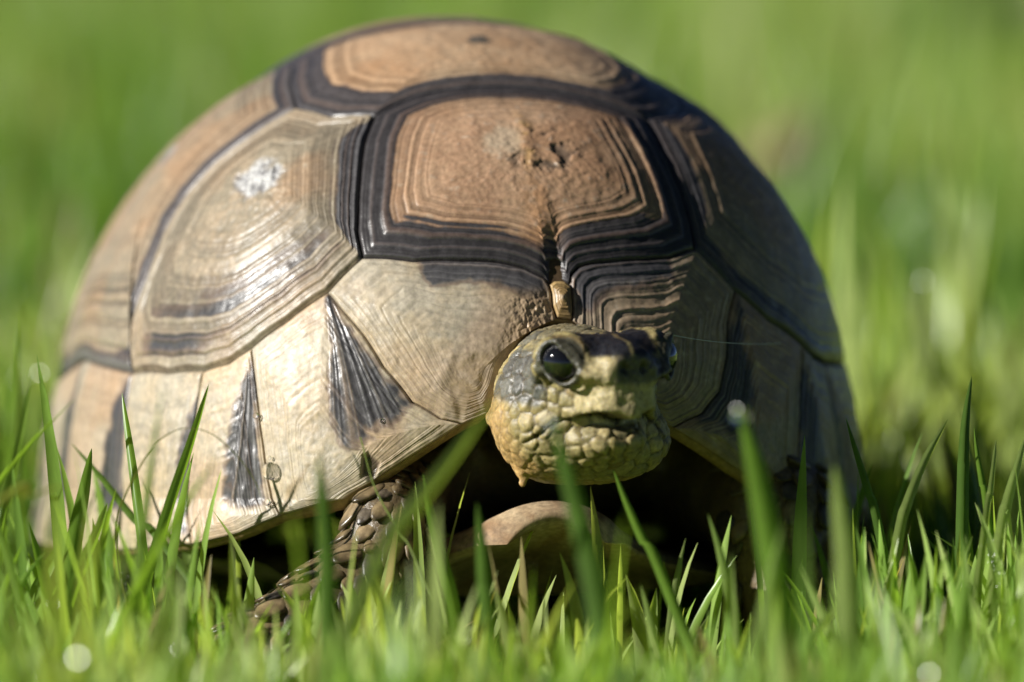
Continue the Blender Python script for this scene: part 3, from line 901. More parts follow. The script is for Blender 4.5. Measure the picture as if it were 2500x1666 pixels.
def head_sdf(x, f, z):
    d = ell(x, f, z, (0, -4.5, 0.2), (12.6, 15.5, 10.4))
    for s in (-1, 1):
        d = smin(d, ell(x, f, z, (s * 6.9, 6.2, 6.3), (6.15, 6.4, 6.3)), 2.5)          # orbit
        d = smin(d, ell(x, f, z, (s * 8.4, -4.5, -4.2), (5.6, 8.5, 6.2)), 3.0)            # cheek
    d = smin(d, ell(x, f, z, (0, 7.5, 4.2), (7.0, 9.6, 7.8)), 2.5)                     # snout
    d = smin(d, ell(x, f, z, (0, 13.2, 6.0), (4.8, 5.0, 4.4)), 2.0)                    # nose
    d = smin(d, ell(x, f, z, (0, 10.8, 1.8), (6.2, 7.2, 4.4)), 1.6)                   # upper beak
    d = smin(d, ell(x, f, z, (0.5, -6, 4.0), (8.5, 12, 8.4)), 2.0)                     # back of the crown
    for s in (-1, 1):
        d = smin(d, ell(x, f, z, (s * 6.6, 10.6, 2.4), (4.3, 5.0, 4.8)), 2.2)           # upper jaw below the eye
    d = smin(d, ell(x, f, z, (0, 13.6, 1.2), (3.6, 3.6, 3.9)), 1.6)                   # hooked ridge of the beak
    d = smin(d, ell(x, f, z, (0, 2.6, -5.6), (7.6, 10.4, 4.8)), 1.6)                   # lower jaw
    d = smin(d, ell(x, f, z, (0, -5, -7.6), (11.2, 12, 6.4)), 3.0)                     # throat
    d = smax(d, z - 12.2 - 0.06 * f, 2.2)   # flat crown
    d = smax(d, f - 16.2 + (0.05 + 0.22 * sstep(7.0, 0.0, z)) * np.abs(x) - 0.3 * sstep(3.0, -1.0, z), 1.0)                                      # flat front of the beak
    d = smax(d, np.abs(x) * 0.86 + f * 0.51 - 11.3 - 4.5 * sstep(3.5, 7.0, z) - 2.0 * sstep(-2.0, -5.0, z), 0.9)   # slanting sides of the beak
    # mouth cleft
    fr = sstep(-1.5, 3.0, f)
    zm = mouth_z(x)
    d = d + 1.7 * np.exp(-((z - zm) / 0.5) ** 2) * fr
    d = d + 1.3 * sstep(0.3, -0.6, z - zm) * sstep(-4.5, -1.5, z - zm) * fr * sstep(4, 9, f)   # lower jaw set back under the beak
    for s in (-1, 1):
        n = np.array([s * 0.75, 0.655, 0.08]); c = np.array([s * 11.2, 10.0, 7.6])
        d = smax(d, -(np.sqrt((x - c[0]) ** 2 + (f - c[1]) ** 2 + (z - c[2]) ** 2) - 3.7), 0.7)
        px, pf, pz = x - s * 10.5, f - 9.4, z - 7.6
        ax = px * n[0] + pf * n[1] + pz * n[2]
        # almond: eyelid ring slanting down to the nose
        rad = np.sqrt(np.maximum(px * px + pf * pf + pz * pz - ax * ax, 0))
        tx, tz = (pf * s * n[0] - px * s * n[1]), pz      # tx: towards the nose
        ang = np.arctan2(tz, tx)
        rr_ = 3.45 + 0.5 * np.cos(2 * (ang + 0.75)) + 0.15 * np.cos(ang)
        ring = np.sqrt((rad - rr_) ** 2 + (ax + 0.15) ** 2) - 0.45
        # upper lid drawn as a slanting fold down to the nose
        tv = np.array([-s * 0.655, 0.75, 0.0]); ec = np.array([s * 10.5, 9.4, 7.6]) + n * 0.1
        ring = smin(ring, cap(x, f, z, ec - tv * 0.6 + np.array([0, 0, 3.6]), ec + tv * 3.6 + np.array([0, 0, -0.5]), 0.5, 0.5), 0.6)
        d = smin(d, ring, 0.5)
        d = smax(d, -(np.sqrt((x - s * 1.75) ** 2 + (f - 16.1) ** 2 + ((z - 6.8) / 1.25) ** 2) - 0.8), 0.25)
    return d

def body_sdf(X, Y, Z):
    d = ell(X, Y, Z, (-8, 4, 40), (52, 68, 19))
    d = smin(d, cap(X, Y, Z, (2, -46, 50), (11, -91, 55.2), 14, 11.0), 5)
    d = smin(d, cap(X, Y, Z, (-16, -50, 38), (-21, -90, 34), 11, 6.5), 5)
    d = smin(d, cap(X, Y, Z, (-22, -92, 27), (-44, -104, 11), 7.5, 7.5), 4)
    d = smin(d, cap(X, Y, Z, (-44, -104, 11), (-47, -106, 3), 7.5, 6.5), 3)
    d = smin(d, cap(X, Y, Z, (36, -40, 36), (46, -64, 31), 12, 10), 5)
    d = smin(d, cap(X, Y, Z, (46, -64, 31), (51, -72, 4), 10, 8), 4)
    d = smin(d, cap(X, Y, Z, (-52, 40, 34), (-60, 56, 3), 13, 10), 5)
    d = smin(d, cap(X, Y, Z, (36, 56, 34), (42, 70, 3), 13, 10), 5)
    d = smin(d, cap(X, Y, Z, (-24, 74, 30), (-27, 92, 22), 6, 2.5), 4)
    x = (X - HC[0]) * LT[0] + (Y - HC[1]) * LT[1]
    f = (X - HC[0]) * FW[0] + (Y - HC[1]) * FW[1]
    z = Z - HC[2]
    m = (np.abs(x) < 30) & (np.abs(f) < 40) & (np.abs(z) < 30)
    # slack skin of the throat and its drip
    g = smin(ell(X, Y, Z, (7.0, -98, 49.5), (8.6, 8.5, 8.0)), ell(X, Y, Z, (15, -97, 48.6), (11.5, 10, 7.2)), 3)
    g = smin(g, cap(X, Y, Z, (2.0, -101.5, 46), (1.7, -103.0, 41.8), 1.9, 0.55), 1.4)
    g = smin(g, cap(X, Y, Z, (-1.2, -98.5, 53), (-3.6, -99.0, 52.2), 2.2, 0.7), 1.5)
    g = smin(g, cap(X, Y, Z, (3, -103, 48), (7, -106, 45.5), 1.2, 0.8), 1.2)
    h = head_sdf(x, f, z)
    h = smin(h, g, 2.0)
    return smin(d, h, 3.0)

def axis(segs):
    out = []
    for a, b, st in segs:
        n = max(1, int(round((b - a) / st)))
        out += list(np.linspace(a, b, n, endpoint=False))
    out.append(segs[-1][1])
    return np.array(out, np.float32)

def surface_nets(xs, ys, zs):
    X, Y, Z = np.meshgrid(xs, ys, zs, indexing='ij')
    D = np.empty(X.shape, np.float32)
    for i in range(0, len(xs), 16):
        D[i:i + 16] = body_sdf(X[i:i + 16], Y[i:i + 16], Z[i:i + 16])
    S = D < 0
    nx, ny, nz = D.shape
    cnt = np.zeros((nx - 1, ny - 1, nz - 1), np.int8)
    for a in (0, 1):
        for b in (0, 1):
            for c in (0, 1):
                cnt += S[a:nx - 1 + a, b:ny - 1 + b, c:nz - 1 + c]
    act = (cnt > 0) & (cnt < 8)
    ci = np.argwhere(act)
    vid = np.full(act.shape, -1, np.int32)
    vid[act] = np.arange(len(ci))
    acc = np.zeros((len(ci), 3)); w = np.zeros(len(ci))
    ax = (xs, ys, zs)
    for d in range(3):
        o1, o2 = [k for k in range(3) if k != d]
        for p in (0, 1):
            for q in (0, 1):
                off = [0, 0, 0]; off[o1] = p; off[o2] = q
                A = ci + off
                Bc = A.copy(); Bc[:, d] += 1
                da = D[A[:, 0], A[:, 1], A[:, 2]]; db = D[Bc[:, 0], Bc[:, 1], Bc[:, 2]]
                cr = (da < 0) != (db < 0)
                t = np.where(cr, da / (da - db + 1e-20), 0)
                pos = np.stack([ax[k][A[:, k]] for k in range(3)], 1).astype(float)
                pos[:, d] += t * (ax[d][Bc[:, d]] - ax[d][A[:, d]])
                acc[cr] += pos[cr]; w[cr] += 1
    V = acc / w[:, None]
    Fs = []
    for d in range(3):
        sl0 = [slice(None)] * 3; sl1 = [slice(None)] * 3
        sl0[d] = slice(0, -1); sl1[d] = slice(1, None)
        ch = S[tuple(sl0)] != S[tuple(sl1)]
        e = np.argwhere(ch)
        o1, o2 = [k for k in range(3) if k != d]
        ok = (e[:, o1] > 0) & (e[:, o2] > 0) & (e[:, o1] < D.shape[o1] - 1) & (e[:, o2] < D.shape[o2] - 1)
        e = e[ok]
        def cell(p, q):
            c = e.copy(); c[:, o1] -= p; c[:, o2] -= q
            return vid[c[:, 0], c[:, 1], c[:, 2]]
        quad = np.stack([cell(0, 0), cell(1, 0), cell(1, 1), cell(0, 1)], 1)
        inside0 = S[e[:, 0], e[:, 1], e[:, 2]]
        flip = inside0 if d != 1 else ~inside0
        quad[~flip] = quad[~flip][:, ::-1]
        Fs.append(quad)
    F = np.concatenate(Fs)
    return V, F

def grad(fn, P, e=0.15):
    g = np.zeros_like(P)
    for k in range(3):
        d = np.zeros(3); d[k] = e
        A, B = P + d, P - d
        g[:, k] = fn(A[:, 0], A[:, 1], A[:, 2]) - fn(B[:, 0], B[:, 1], B[:, 2])
    return g / (np.linalg.norm(g, axis=1, keepdims=True) + 1e-12)

def poisson(P, rad, n, seed, cap_n=100000):
    """greedy dart throwing on candidate points with a radius for each"""
    sd = np.random.default_rng(seed)
    order = sd.permutation(len(P))[:n]
    keep, kr = [], []
    K = np.empty((0, 3)); R = np.empty(0)
    for i in order:
        if len(K) and (np.linalg.norm(K - P[i], axis=1) < 0.5 * (R + rad[i]) * 2 * 0.5 * 1.0 + 0.0).any():
            continue
        K = np.vstack([K, P[i]]); R = np.append(R, rad[i]); keep.append(i)
        if len(keep) >= cap_n: break
    return np.array(keep)

def build_body():
    xs = axis([(-78, -60, 3), (-60, -12, 0.95), (-12, -7, 0.6), (-7, 33, 0.36), (33, 40, 1.2), (40, 62, 1.6), (62, 66, 3)])
    ys = axis([(-124, -122, 1), (-122, -86, 0.36), (-86, -70, 1.1), (-70, -40, 1.8), (-40, 98, 3.2)])
    zs = axis([(-6, -2, 2), (-2, 36, 1.1), (36, 40, 0.6), (40, 71, 0.36), (71, 76, 1.5)])
    V, F = surface_nets(xs, ys, zs)
    N = grad(body_sdf, V)
    # face normals outward?
    fn = np.cross(V[F[:, 1]] - V[F[:, 0]], V[F[:, 2]] - V[F[:, 0]])
    bad = (fn * N[F[:, 0]]).sum(1) < 0
    F[bad] = F[bad][:, ::-1]
    q = to_head(V)
    x, f, z = q[:, 0], q[:, 1], q[:, 2]
    hd = (f > -22) & (np.abs(x) < 24) & (V[:, 2] > 38) & (V[:, 1] < -84)
    hi = np.where(hd)[0]
    Vh = V[hi]; xh, fh, zh = x[hi], f[hi], z[hi]
    # scale size over the head: big shields on the crown, small round the eye and throat
    crown = sstep(7.5, 9.5, zh) * sstep(-2, 3, fh)
    neck = sstep(-6, -12, fh)
    jaw = sstep(-1, -5, zh)
    size = 2.9 + 5.5 * crown + 0.9 * sstep(3, -3, fh) * sstep(-3, 2, zh) - 0.7 * neck + 0.2 * jaw
    eye_d = np.minimum(np.linalg.norm(np.stack([xh + 10.6, fh - 9.5, zh - 7.6], 1), axis=1),
                       np.linalg.norm(np.stack([xh - 10.6, fh - 9.5, zh - 7.6], 1), axis=1))
    size = size - 1.1 * (1 - sstep(5.0, 8.0, eye_d))
    size = size * np.where(np.random.default_rng(8).random(len(size)) < 0.55, 0.72, 1.12)
    kp = poisson(Vh, size, 9000, 21)
    seeds = Vh[kp]; srad = size[kp]
    wob = np.stack([fbm(Vh * 0.55 + 3, 2), fbm(Vh * 0.55 + 31, 2), fbm(Vh * 0.55 + 77, 2)], 1) - 0.5
    Q = Vh + wob * 0.8
    f1 = np.empty(len(Vh)); f2 = np.empty(len(Vh)); ow = np.empty(len(Vh), int)
    for i in range(0, len(Vh), 4000):
        dd = np.linalg.norm(Q[i:i + 4000, None] - seeds[None], axis=2)
        p = np.argpartition(dd, 1, axis=1)[:, :2]
        a = np.take_along_axis(dd, p, 1)
        sw = a[:, 0] > a[:, 1]
        p[sw] = p[sw][:, ::-1]; a[sw] = a[sw][:, ::-1]
        f1[i:i + 4000] = a[:, 0]; f2[i:i + 4000] = a[:, 1]; ow[i:i + 4000] = p[:, 0]
    edge = f2 - f1
    beak = sstep(8, 10.5, fh) * sstep(-10, -7, -np.abs(xh)) * sstep(-5.0, -3.0, zh) * sstep(9.0, 7.5, zh)
    lidm = 1 - sstep(4.3, 4.9, eye_d)
    shield = sstep(7.6, 8.6, zh) * sstep(4.0, 5.2, fh) * sstep(7.4, 6.4, np.abs(xh))
    throat0 = sstep(1, -5, fh + 0.35 * zh) * sstep(3, -2, zh)
    scaly = (1 - 0.45 * throat0) * (1 - 0.85 * beak) * (1 - lidm) * (1 - 0.8 * shield)
    seam = 1 - sstep(0.02, 0.5, edge)
    plate = sstep(0.0, 1.3, edge)
    wr = noise1(fh * 1.6 + 2.2 * fbm(Vh * 0.25, 2) + 0.5 * zh, 3) - 0.5
    disp = scaly * (0.42 * sstep(0.0, 1.0, edge) - 0.10) + 0.45 * (fbm(Vh * 1.1, 3) - 0.5) + 0.35 * wr * throat0 + beak * 0.25 * (fbm(Vh * np.array([1.2, 1.2, 0.5]), 3) - 0.5)
    fold = neck * 0.6 * (noise1(fh * 0.7 + 1.5 * (fbm(Vh * 0.2, 2)), 5) - 0.5)
    V[hi] += N[hi] * (disp + fold)[:, None]
    # body skin elsewhere
    oi = np.where(~hd)[0]
    V[oi] += N[oi] * (0.9 * (fbm(V[oi] * 0.35, 3) - 0.5))[:, None]
    # colour
    c = mix(np.array([0.085, 0.062, 0.035]), np.array([0.20, 0.145, 0.075]), fbm(V * 0.2, 3))
    cav = sstep(-70, -82, V[:, 1])
    per = np.random.default_rng(4).random((len(seeds), 3))
    r0 = per[ow]
    OL = np.array([0.27, 0.225, 0.095]); YE = np.array([0.47, 0.37, 0.165]); GR = np.array([0.17, 0.175, 0.165]); BL = np.array([0.018, 0.018, 0.022])
    OR = np.array([0.46, 0.29, 0.11]); BE = np.array([0.47, 0.41, 0.26])
    nz = fbm(Vh * 0.5, 3)
    ch = mix(OL, YE, np.clip(r0[:, 0] * 0.7 + (nz - 0.5) * 0.8, 0, 1))
    ch = mix(ch, GR * 0.8, (0.15 + 0.45 * sstep(-1, 2, zh)) * (r0[:, 1] > 0.82))
    ch = mix(ch, np.array([0.16, 0.10, 0.045]), 0.6 * (r0[:, 1] < 0.16))
    ch = mix(ch, np.array([0.52, 0.43, 0.23]) * (0.6 + 0.8 * nz[:, None]), beak * 0.75 * sstep(-5.5, -3.5, zh))
    throat = sstep(-1, -6, fh + 0.35 * zh)
    ch = mix(ch, OR, 0.8 * throat * sstep(3, -2, zh))
    # dark pigment
    w = 1.1 * (fbm(Vh * 0.35 + 5, 2) - 0.5) * 2
    line = 1 - sstep(0.12, 0.5, np.abs(xh + 0.25 * np.sin(fh * 1.3)))
    top = sstep(8.3, 9.0, zh + 0.4 * w) * sstep(3.8, 5.0, fh + w) * sstep(7.2, 6.2, np.abs(xh) + 0.7 * w)
    top = top * (1 - 0.85 * line)
    back = sstep(8.0, 9.5, zh + w) * sstep(3, 1, fh + w) * 0.55
    nose = sstep(12.2, 13.4, fh + 0.5 * w) * sstep(3.6, 4.8, zh + 0.5 * w) * sstep(9.2, 8.4, zh) * sstep(-3.9, -2.8, xh + 0.4 * w)
    temple = sstep(7.5, 9.0, np.abs(xh) + 0.5 * w) * sstep(-11, -9, fh + w) * sstep(5.0, 3.5, fh + w) * sstep(-0.8, 0.6, zh + w) * sstep(9.4, 8.0, zh + w)
    lip = sstep(8, 10, fh) * sstep(-4.6, -3.8, zh) * sstep(-1.8, -2.6, zh) * 0.6 * sstep(-1.5, 0.5, xh)
    ch = mix(ch, mix(BL, GR * 0.8, nz), np.clip(back, 0, 1))
    ch = mix(ch, GR * (0.2 + 0.7 * nz[:, None]), 0.9 * temple * (1 - 0.5 * seam))
    ch = mix(ch, BL, np.clip(top, 0, 1))
    ch = mix(ch, np.array([0.055, 0.05, 0.05]), 0.9 * nose)
    ch = mix(ch, BL * 2, lip)
    ch = mix(ch, np.array([0.045, 0.047, 0.036]), 0.92 * lidm)
    ch = mix(ch, np.array([0.05, 0.033, 0.015]), 0.85 * seam * scaly)
    zm = mouth_z(xh)
    ch = mix(ch, np.array([0.04, 0.025, 0.015]), 0.85 * np.exp(-((zh - zm) / 0.5) ** 2) * sstep(-1.5, 3, fh))
    ch = mix(ch, BL, np.exp(-((np.abs(xh) - 1.75) ** 2 + (zh - 6.8) ** 2) / 0.55) * (fh > 14))
    ch = mix(ch, np.array([0.50, 0.44, 0.33]), 0.8 * sstep(-3.6, -2.8, zh) * sstep(-0.6, -1.4, zh - zm) * sstep(7, 9, fh))
    ch = mix(ch, OR * 1.1, (V[hi][:, 2] < 46) * (V[hi][:, 0] < 4) * 0.8)
    c[hi] = ch * (0.75 + 0.5 * fbm(Vh * 1.3, 2)[:, None])
    me = make_mesh("body", local(V), F, np.clip(c, 0.003, 0.9))
    b = link("body", me, M_SKIN, tortoise)
    return b, V, N
body, BV, BN = build_body()

# eyes
def uv_sphere(name, r, seg=40, ring=24, sc3=(1, 1, 1)):
    th = np.linspace(0, np.pi, ring + 1)[1:-1]
    ph = np.linspace(0, 2 * np.pi, seg, endpoint=False)
    P = np.stack([np.outer(np.sin(th), np.cos(ph)), np.outer(np.sin(th), np.sin(ph)), np.outer(np.cos(th), np.ones(seg))], -1).reshape(-1, 3)
    V = np.concatenate([P, [[0, 0, 1], [0, 0, -1]]]) * r * np.array(sc3)
    fs = []
    for i in range(ring - 2):
        for j in range(seg):
            a = i * seg + j; b = i * seg + (j + 1) % seg
            fs.append((a, a + seg, b + seg, b))
    n = len(P)
    for j in range(seg):
        fs.append((n, j, (j + 1) % seg)); fs.append((n + 1, (ring - 2) * seg + (j + 1) % seg, (ring - 2) * seg + j))
    me = bpy.data.meshes.new(name)
    me.from_pydata(V.tolist(), [], fs)
    me.polygons.foreach_set("use_smooth", np.ones(len(fs), bool))
    return me
eye_me = uv_sphere("eye", 3.95 * MM)
for s in (-1, 1):
    link("eye", eye_me, M_EYE, body, local(from_head(np.array([s * 8.5, 7.6, 7.5]))))

# plastron with its upturned front lip
def build_plastron():
    n, m = 46, 40
    V, c = [], []
    for side in (1, -1):
        for i in range(n + 1):
            y = -1 + 2 * i / n
            for j in range(m + 1):
                x = -1 + 2 * j / m
                Y = y * 84 - 8 * sstep(-0.8, -1.0, y)
                half = 50 * (1 - abs(y) ** 3.5 * 0.60)
                if y < -0.75: half *= 1 - 0.45 * sstep(-0.75, -0.95, y)
                if y < -0.75: half = max(half, 10.5)
                if i == 0: half *= 0.78
                X = x * half
                Z = 12.5 + 12 * sstep(-0.70, -0.98, y) + 4 * x * x * (1 - 2.2 * sstep(-0.6, -0.9, y)) + side * 2.6 * (1 - abs(x) ** 8) * (1 if abs(y) < 1 else 0.35)
                V.append((X, Y - 3, Z - 27.7))
    V = np.array(V) @ R_SH.T + T_SH
    V[:, 0] += 0
    k = (n + 1) * (m + 1)
    idx = np.arange(k).reshape(n + 1, m + 1)
    q = np.stack([idx[:-1, :-1], idx[:-1, 1:], idx[1:, 1:], idx[1:, :-1]], -1).reshape(-1, 4)
    F = [q, q[:, ::-1] + k]
    bd = list(idx[0]) + list(idx[1:, -1]) + list(idx[-1, :-1][::-1]) + list(idx[1:-1, 0][::-1])
    bd = np.array(bd); nb = np.roll(bd, -1)
    F.append(np.stack([nb, bd, bd + k, nb + k], 1))
    F = np.concatenate(F)
    nz = fbm(V * np.array([0.25, 0.08, 0.25]), 3)
    c = mix(np.array([0.52, 0.41, 0.26]), np.array([0.26, 0.16, 0.085]), sstep(0.35, 0.75, nz))
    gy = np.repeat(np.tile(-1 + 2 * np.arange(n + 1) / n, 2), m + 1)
    c = mix(c, c * 0.35, sstep(-0.93, -0.84, gy) * (1 - sstep(-0.4, -0.2, gy)))  # shade behind the front lip darkened into the colour
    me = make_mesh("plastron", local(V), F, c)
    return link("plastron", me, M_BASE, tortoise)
build_plastron()

# pebble scales on the forelegs, claws
def scale_mesh(i):
    sd = np.random.default_rng(50 + i)
    me = uv_sphere("leg_scale", 1.0, 10, 7)
    co = np.empty(len(me.vertices) * 3, np.float32)
    me.vertices.foreach_get("co", co); co = co.reshape(-1, 3)
    co[:, 2] = np.where(co[:, 2] > 0, co[:, 2] * 0.26, co[:, 2] * 0.4)
    co[:, 0] *= 1.25
    co[:, 2] += 0.32 * co[:, 0]
    co[:, 1] *= 1 - 0.35 * np.clip(co[:, 0], 0, 1)
    co *= 1 + 0.45 * (fbm(co * 1.3 + i * 9, 2)[:, None] - 0.5)
    me.vertices.foreach_set("co", (co * MM).ravel())
    base = [np.array([0.24, 0.175, 0.09]), np.array([0.12, 0.095, 0.065]), np.array([0.30, 0.22, 0.12]), np.array([0.075, 0.065, 0.055])][i % 4]
    a = me.color_attributes.new("Col", 'FLOAT_COLOR', 'POINT')
    r = np.hypot(co[:, 0], co[:, 1])
    c = np.ones((len(co), 4), np.float32)
    c[:, :3] = mix(base, base * 0.35, sstep(0.55, 1.05, r))
    a.data.foreach_set("color", c.ravel())
    me.materials.append(M_SCALE)
    return me
SM = [scale_mesh(i) for i in range(6)]
def leg_scales(mask, lo, hi, seed, maxn):
    ii = np.where(mask)[0]
    sd = np.random.default_rng(seed)
    rad = sd.uniform(lo, hi, len(ii))
    kp = poisson(BV[ii], rad * 1.45, 9000, seed, maxn)
    for k in kp:
        p, n = BV[ii[k]], BN[ii[k]]
        zax = Vector(n)
        down = Vector((-0.55, -0.3, -0.8))
        xax = (down - zax * down.dot(zax)).normalized()
        yax = zax.cross(xax)
        M = Matrix((xax, yax, zax)).transposed().to_4x4()
        o = bpy.data.objects.new("leg_scale", SM[sd.integers(6)])
        col.objects.link(o)
        o.parent = body
        s = rad[k]
        o.matrix_local = Matrix.Translation(Vector(local(p))) @ M @ Matrix.Diagonal((s, s * sd.uniform(0.8, 1.0), s, 1))
leg_scales((BV[:, 0] < -14) & (BV[:, 1] < -76) & (BV[:, 2] > 1.5) & (BN[:, 1] < 0.45), 1.5, 3.0, 61, 220)
leg_scales((BV[:, 0] > 36) & (BV[:, 1] < -52) & (BV[:, 2] > 4) & (BV[:, 2] < 42) & (BN[:, 1] < 0.3), 2.0, 3.2, 62, 60)

def claw_mesh():
    n, k = 10, 6
    V, F = [], []
    for i in range(k + 1):
        t = i / k
        r = 1.5 * (1 - t) ** 0.7 + 0.1
        for j in range(n):
            a = 2 * math.pi * j / n
            V.append((r * math.cos(a), 7 * t, r * math.sin(a) - 2.6 * t * t))
    for i in range(k):
        for j in range(n):
            a, b = i * n + j, i * n + (j + 1) % n
            F.append((a, b, b + n, a + n))
    V = np.array(V)
    c = mix(np.array([0.10, 0.08, 0.06]), np.array([0.32, 0.26, 0.18]), V[:, 1] / 7)
    return make_mesh("claw", V * MM, F, c)
CM = claw_mesh(); CM.materials.append(M_SCALE)
for cx, cy, yaw0 in ((-48, -106, 200), (51, -72, 165)):
    for j in range(5):
        a = math.radians(yaw0 - 40 + 20 * j)
        o = bpy.data.objects.new("claw", CM)
        col.objects.link(o); o.parent = body
        o.location = local(np.array([cx - 6 * math.sin(a), cy + 6 * math.cos(a), 4.2]))
        o.rotation_euler = (0, 0, a)

# ------------------------------------------------------------------ single grass blades that stand out
CAMP = np.array(cam.location)
def at_px(px, py, y):
    """world point (metres) where the photograph's pixel meets the vertical plane at depth y"""
    f = 2500 * 220 / 36.0
    d = np.array([(px - 1250) / f, 0, 0]) + np.array([0, math.cos(E_CAM), -math.sin(E_CAM)]) - np.array([0, math.sin(E_CAM), math.cos(E_CAM)]) * ((py - 833) / f)
    return CAMP + d * ((y - CAMP[1]) / d[1])

def hero_blade(name, pts, wmm, depth, colr, label, lean=0.004, turn=0.3, cat="grass blade", thin=False, fold=0.22):
    P = [at_px(x, y, depth + lean * i) for i, (x, y) in enumerate(pts)]
    # carry the blade down to the soil
    if True:
        b = P[0]
        if b[2] > 0.002:
            dirn = (P[0] - P[1]); dirn = dirn / np.linalg.norm(dirn)
            dirn = dirn * 0.85 + np.array([0, 0, -1]) * 0.3
            P = [b + dirn * (b[2] / -dirn[2])] + P
    P = np.array(P)
    # Catmull-Rom
    E = np.concatenate([[2 * P[0] - P[1]], P, [2 * P[-1] - P[-2]]])
    out = []
    for i in range(len(P) - 1):
        for t in np.linspace(0, 1, 10, endpoint=False):
            p0, p1, p2, p3 = E[i:i + 4]
            out.append(0.5 * (2 * p1 + (p2 - p0) * t + (2 * p0 - 5 * p1 + 4 * p2 - p3) * t * t + (3 * p1 - p0 - 3 * p2 + p3) * t ** 3))
    out.append(P[-1]); Q = np.array(out)
    root = Q[0].copy()
    n = len(Q)
    s = np.concatenate([[0], np.cumsum(np.linalg.norm(np.diff(Q, axis=0), axis=1))]); s /= s[-1]
    tan = np.gradient(Q, axis=0); tan /= np.linalg.norm(tan, axis=1, keepdims=True)
    V, C = [], []
    for i in range(n):
        a = turn + 0.5 * (s[i] - 0.5)
        side = np.array([math.cos(a), math.sin(a), 0.0])
        side -= tan[i] * (side @ tan[i]); side /= np.linalg.norm(side)
        nor = np.cross(side, tan[i])
        w = wmm * MM * ((0.85 + 0.3 * s[i]) * (1 - s[i] ** 5) ** 0.8 + 0.02 if not thin else (1 - 0.7 * s[i]))
        for k, u in enumerate((-0.5, -0.25, 0, 0.25, 0.5)):
            V.append(Q[i] + side * w * u + nor * w * fold * (1 - abs(2 * u)) * (1 if not thin else 1.5))
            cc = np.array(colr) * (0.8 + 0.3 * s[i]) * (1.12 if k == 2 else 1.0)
            C.append(cc)
    V = np.array(V) - root
    idx = np.arange(n * 5).reshape(n, 5)
    F = np.stack([idx[:-1, :-1], idx[:-1, 1:], idx[1:, 1:], idx[1:, :-1]], -1).reshape(-1, 4)
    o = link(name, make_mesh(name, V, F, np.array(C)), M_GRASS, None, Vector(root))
    tag(o, label, cat, "single grass blades standing out from the lawn" if cat == "grass blade" else None)
    return o, Q

GB = (0.17, 0.30, 0.04)
GD = (0.12, 0.22, 0.04)
GL = (0.29, 0.38, 0.11)
GY = (0.34, 0.36, 0.07)
B = hero_blade
B("grass_shoot", [(340, 1480), (405, 1260), (465, 1080), (510, 938)], 2.1, -0.112, GB, "tall straight grass blade leaning right before the left shell edge", turn=0.5)
B("grass_shoot", [(360, 1450), (338, 1250), (318, 1100), (298, 960)], 1.8, -0.105, GB, "tall upright grass blade beside the curled stem", turn=-0.4)
B("grass_shoot", [(165, 1480), (180, 1330), (205, 1200), (224, 1095)], 2.9, -0.110, GB, "broad bright grass blade at the shell's far left corner", turn=0.3)
B("grass_shoot", [(165, 1475), (205, 1370), (240, 1290), (262, 1228)], 2.4, -0.120, GB, "short bright grass blade with dark edge at lower left", turn=0.6)
B("grass_shoot", [(400, 1330), (330, 1270), (250, 1170), (174, 1082)], 1.6, -0.080, GD, "dark grass blade slanting left across the shell", turn=0.0)
B("curled_grass", [(310, 1480), (288, 1370), (287, 1265), (320, 1180), (375, 1090), (425, 1053), (470, 1046), (525, 1065), (585, 1120), (625, 1180), (636, 1212)], 0.55, -0.118,
  (0.22, 0.24, 0.06), "thin curled grass stem arching in front of the shell", lean=0.0, cat="grass stem", thin=True)
B("grass_shoot", [(800, 1500), (798, 1350), (788, 1220), (778, 1105)], 2.9, -0.190, GD, "soft blurred blade standing before the dark shell wedge", turn=0.2)
B("grass_shoot", [(1022, 1385), (975, 1300), (915, 1190), (880, 1068)], 0.75, -0.125, GL, "very thin blade crossing the shell rim by the leg", turn=0.2, thin=True)
B("grass_shoot", [(925, 1370), (1010, 1240), (1110, 1110), (1215, 965)], 2.6, -0.215, GL, "blurred blade slanting up towards the tortoise's jaw", turn=0.4)
B("grass_shoot", [(1115, 1520), (1085, 1390), (1055, 1270), (1033, 1158)], 2.4, -0.125, GB, "curved bright blade left of the plastron lip", turn=0.3)
_, Q11 = B("grass_shoot", [(1460, 1480), (1430, 1330), (1392, 1180), (1350, 1030)], 3.9, -0.205, GD, "wide blurred blade tipped with a drop under the mouth", turn=0.1)
B("grass_shoot", [(1610, 1390), (1570, 1320), (1530, 1230), (1498, 1148)], 2.0, -0.130, GB, "narrow blade under the chin leaning left", turn=0.2)
_, Q13 = B("grass_shoot", [(1900, 1480), (1880, 1330), (1845, 1150), (1808, 1000)], 4.6, -0.195, GB, "widest blurred blade with a drop on its tip", turn=0.15)
B("grass_shoot", [(2070, 1480), (2065, 1350), (2052, 1240), (2038, 1135)], 4.3, -0.200, GL, "pale blurred blade right of the widest blade", turn=0.1)
B("grass_shoot", [(2145, 1290), (2120, 1200), (2092, 1110), (2065, 1020)], 1.8, -0.105, GD, "pointed blade leaning left at the shell's right edge", turn=0.3)
B("grass_shoot", [(2190, 1330), (2215, 1230), (2260, 1120), (2315, 1023)], 2.0, -0.110, GL, "light striped blade leaning right of the tortoise", turn=0.3)
B("grass_shoot", [(2350, 1230), (2352, 1120), (2358, 1020), (2372, 920)], 2.3, -0.100, GD, "tallest dark upright blade at the right", turn=0.2)
B("grass_shoot", [(2412, 1260), (2398, 1180), (2386, 1110), (2378, 1043)], 1.5, -0.105, GB, "slim blade next to the tallest dark blade", turn=0.2)
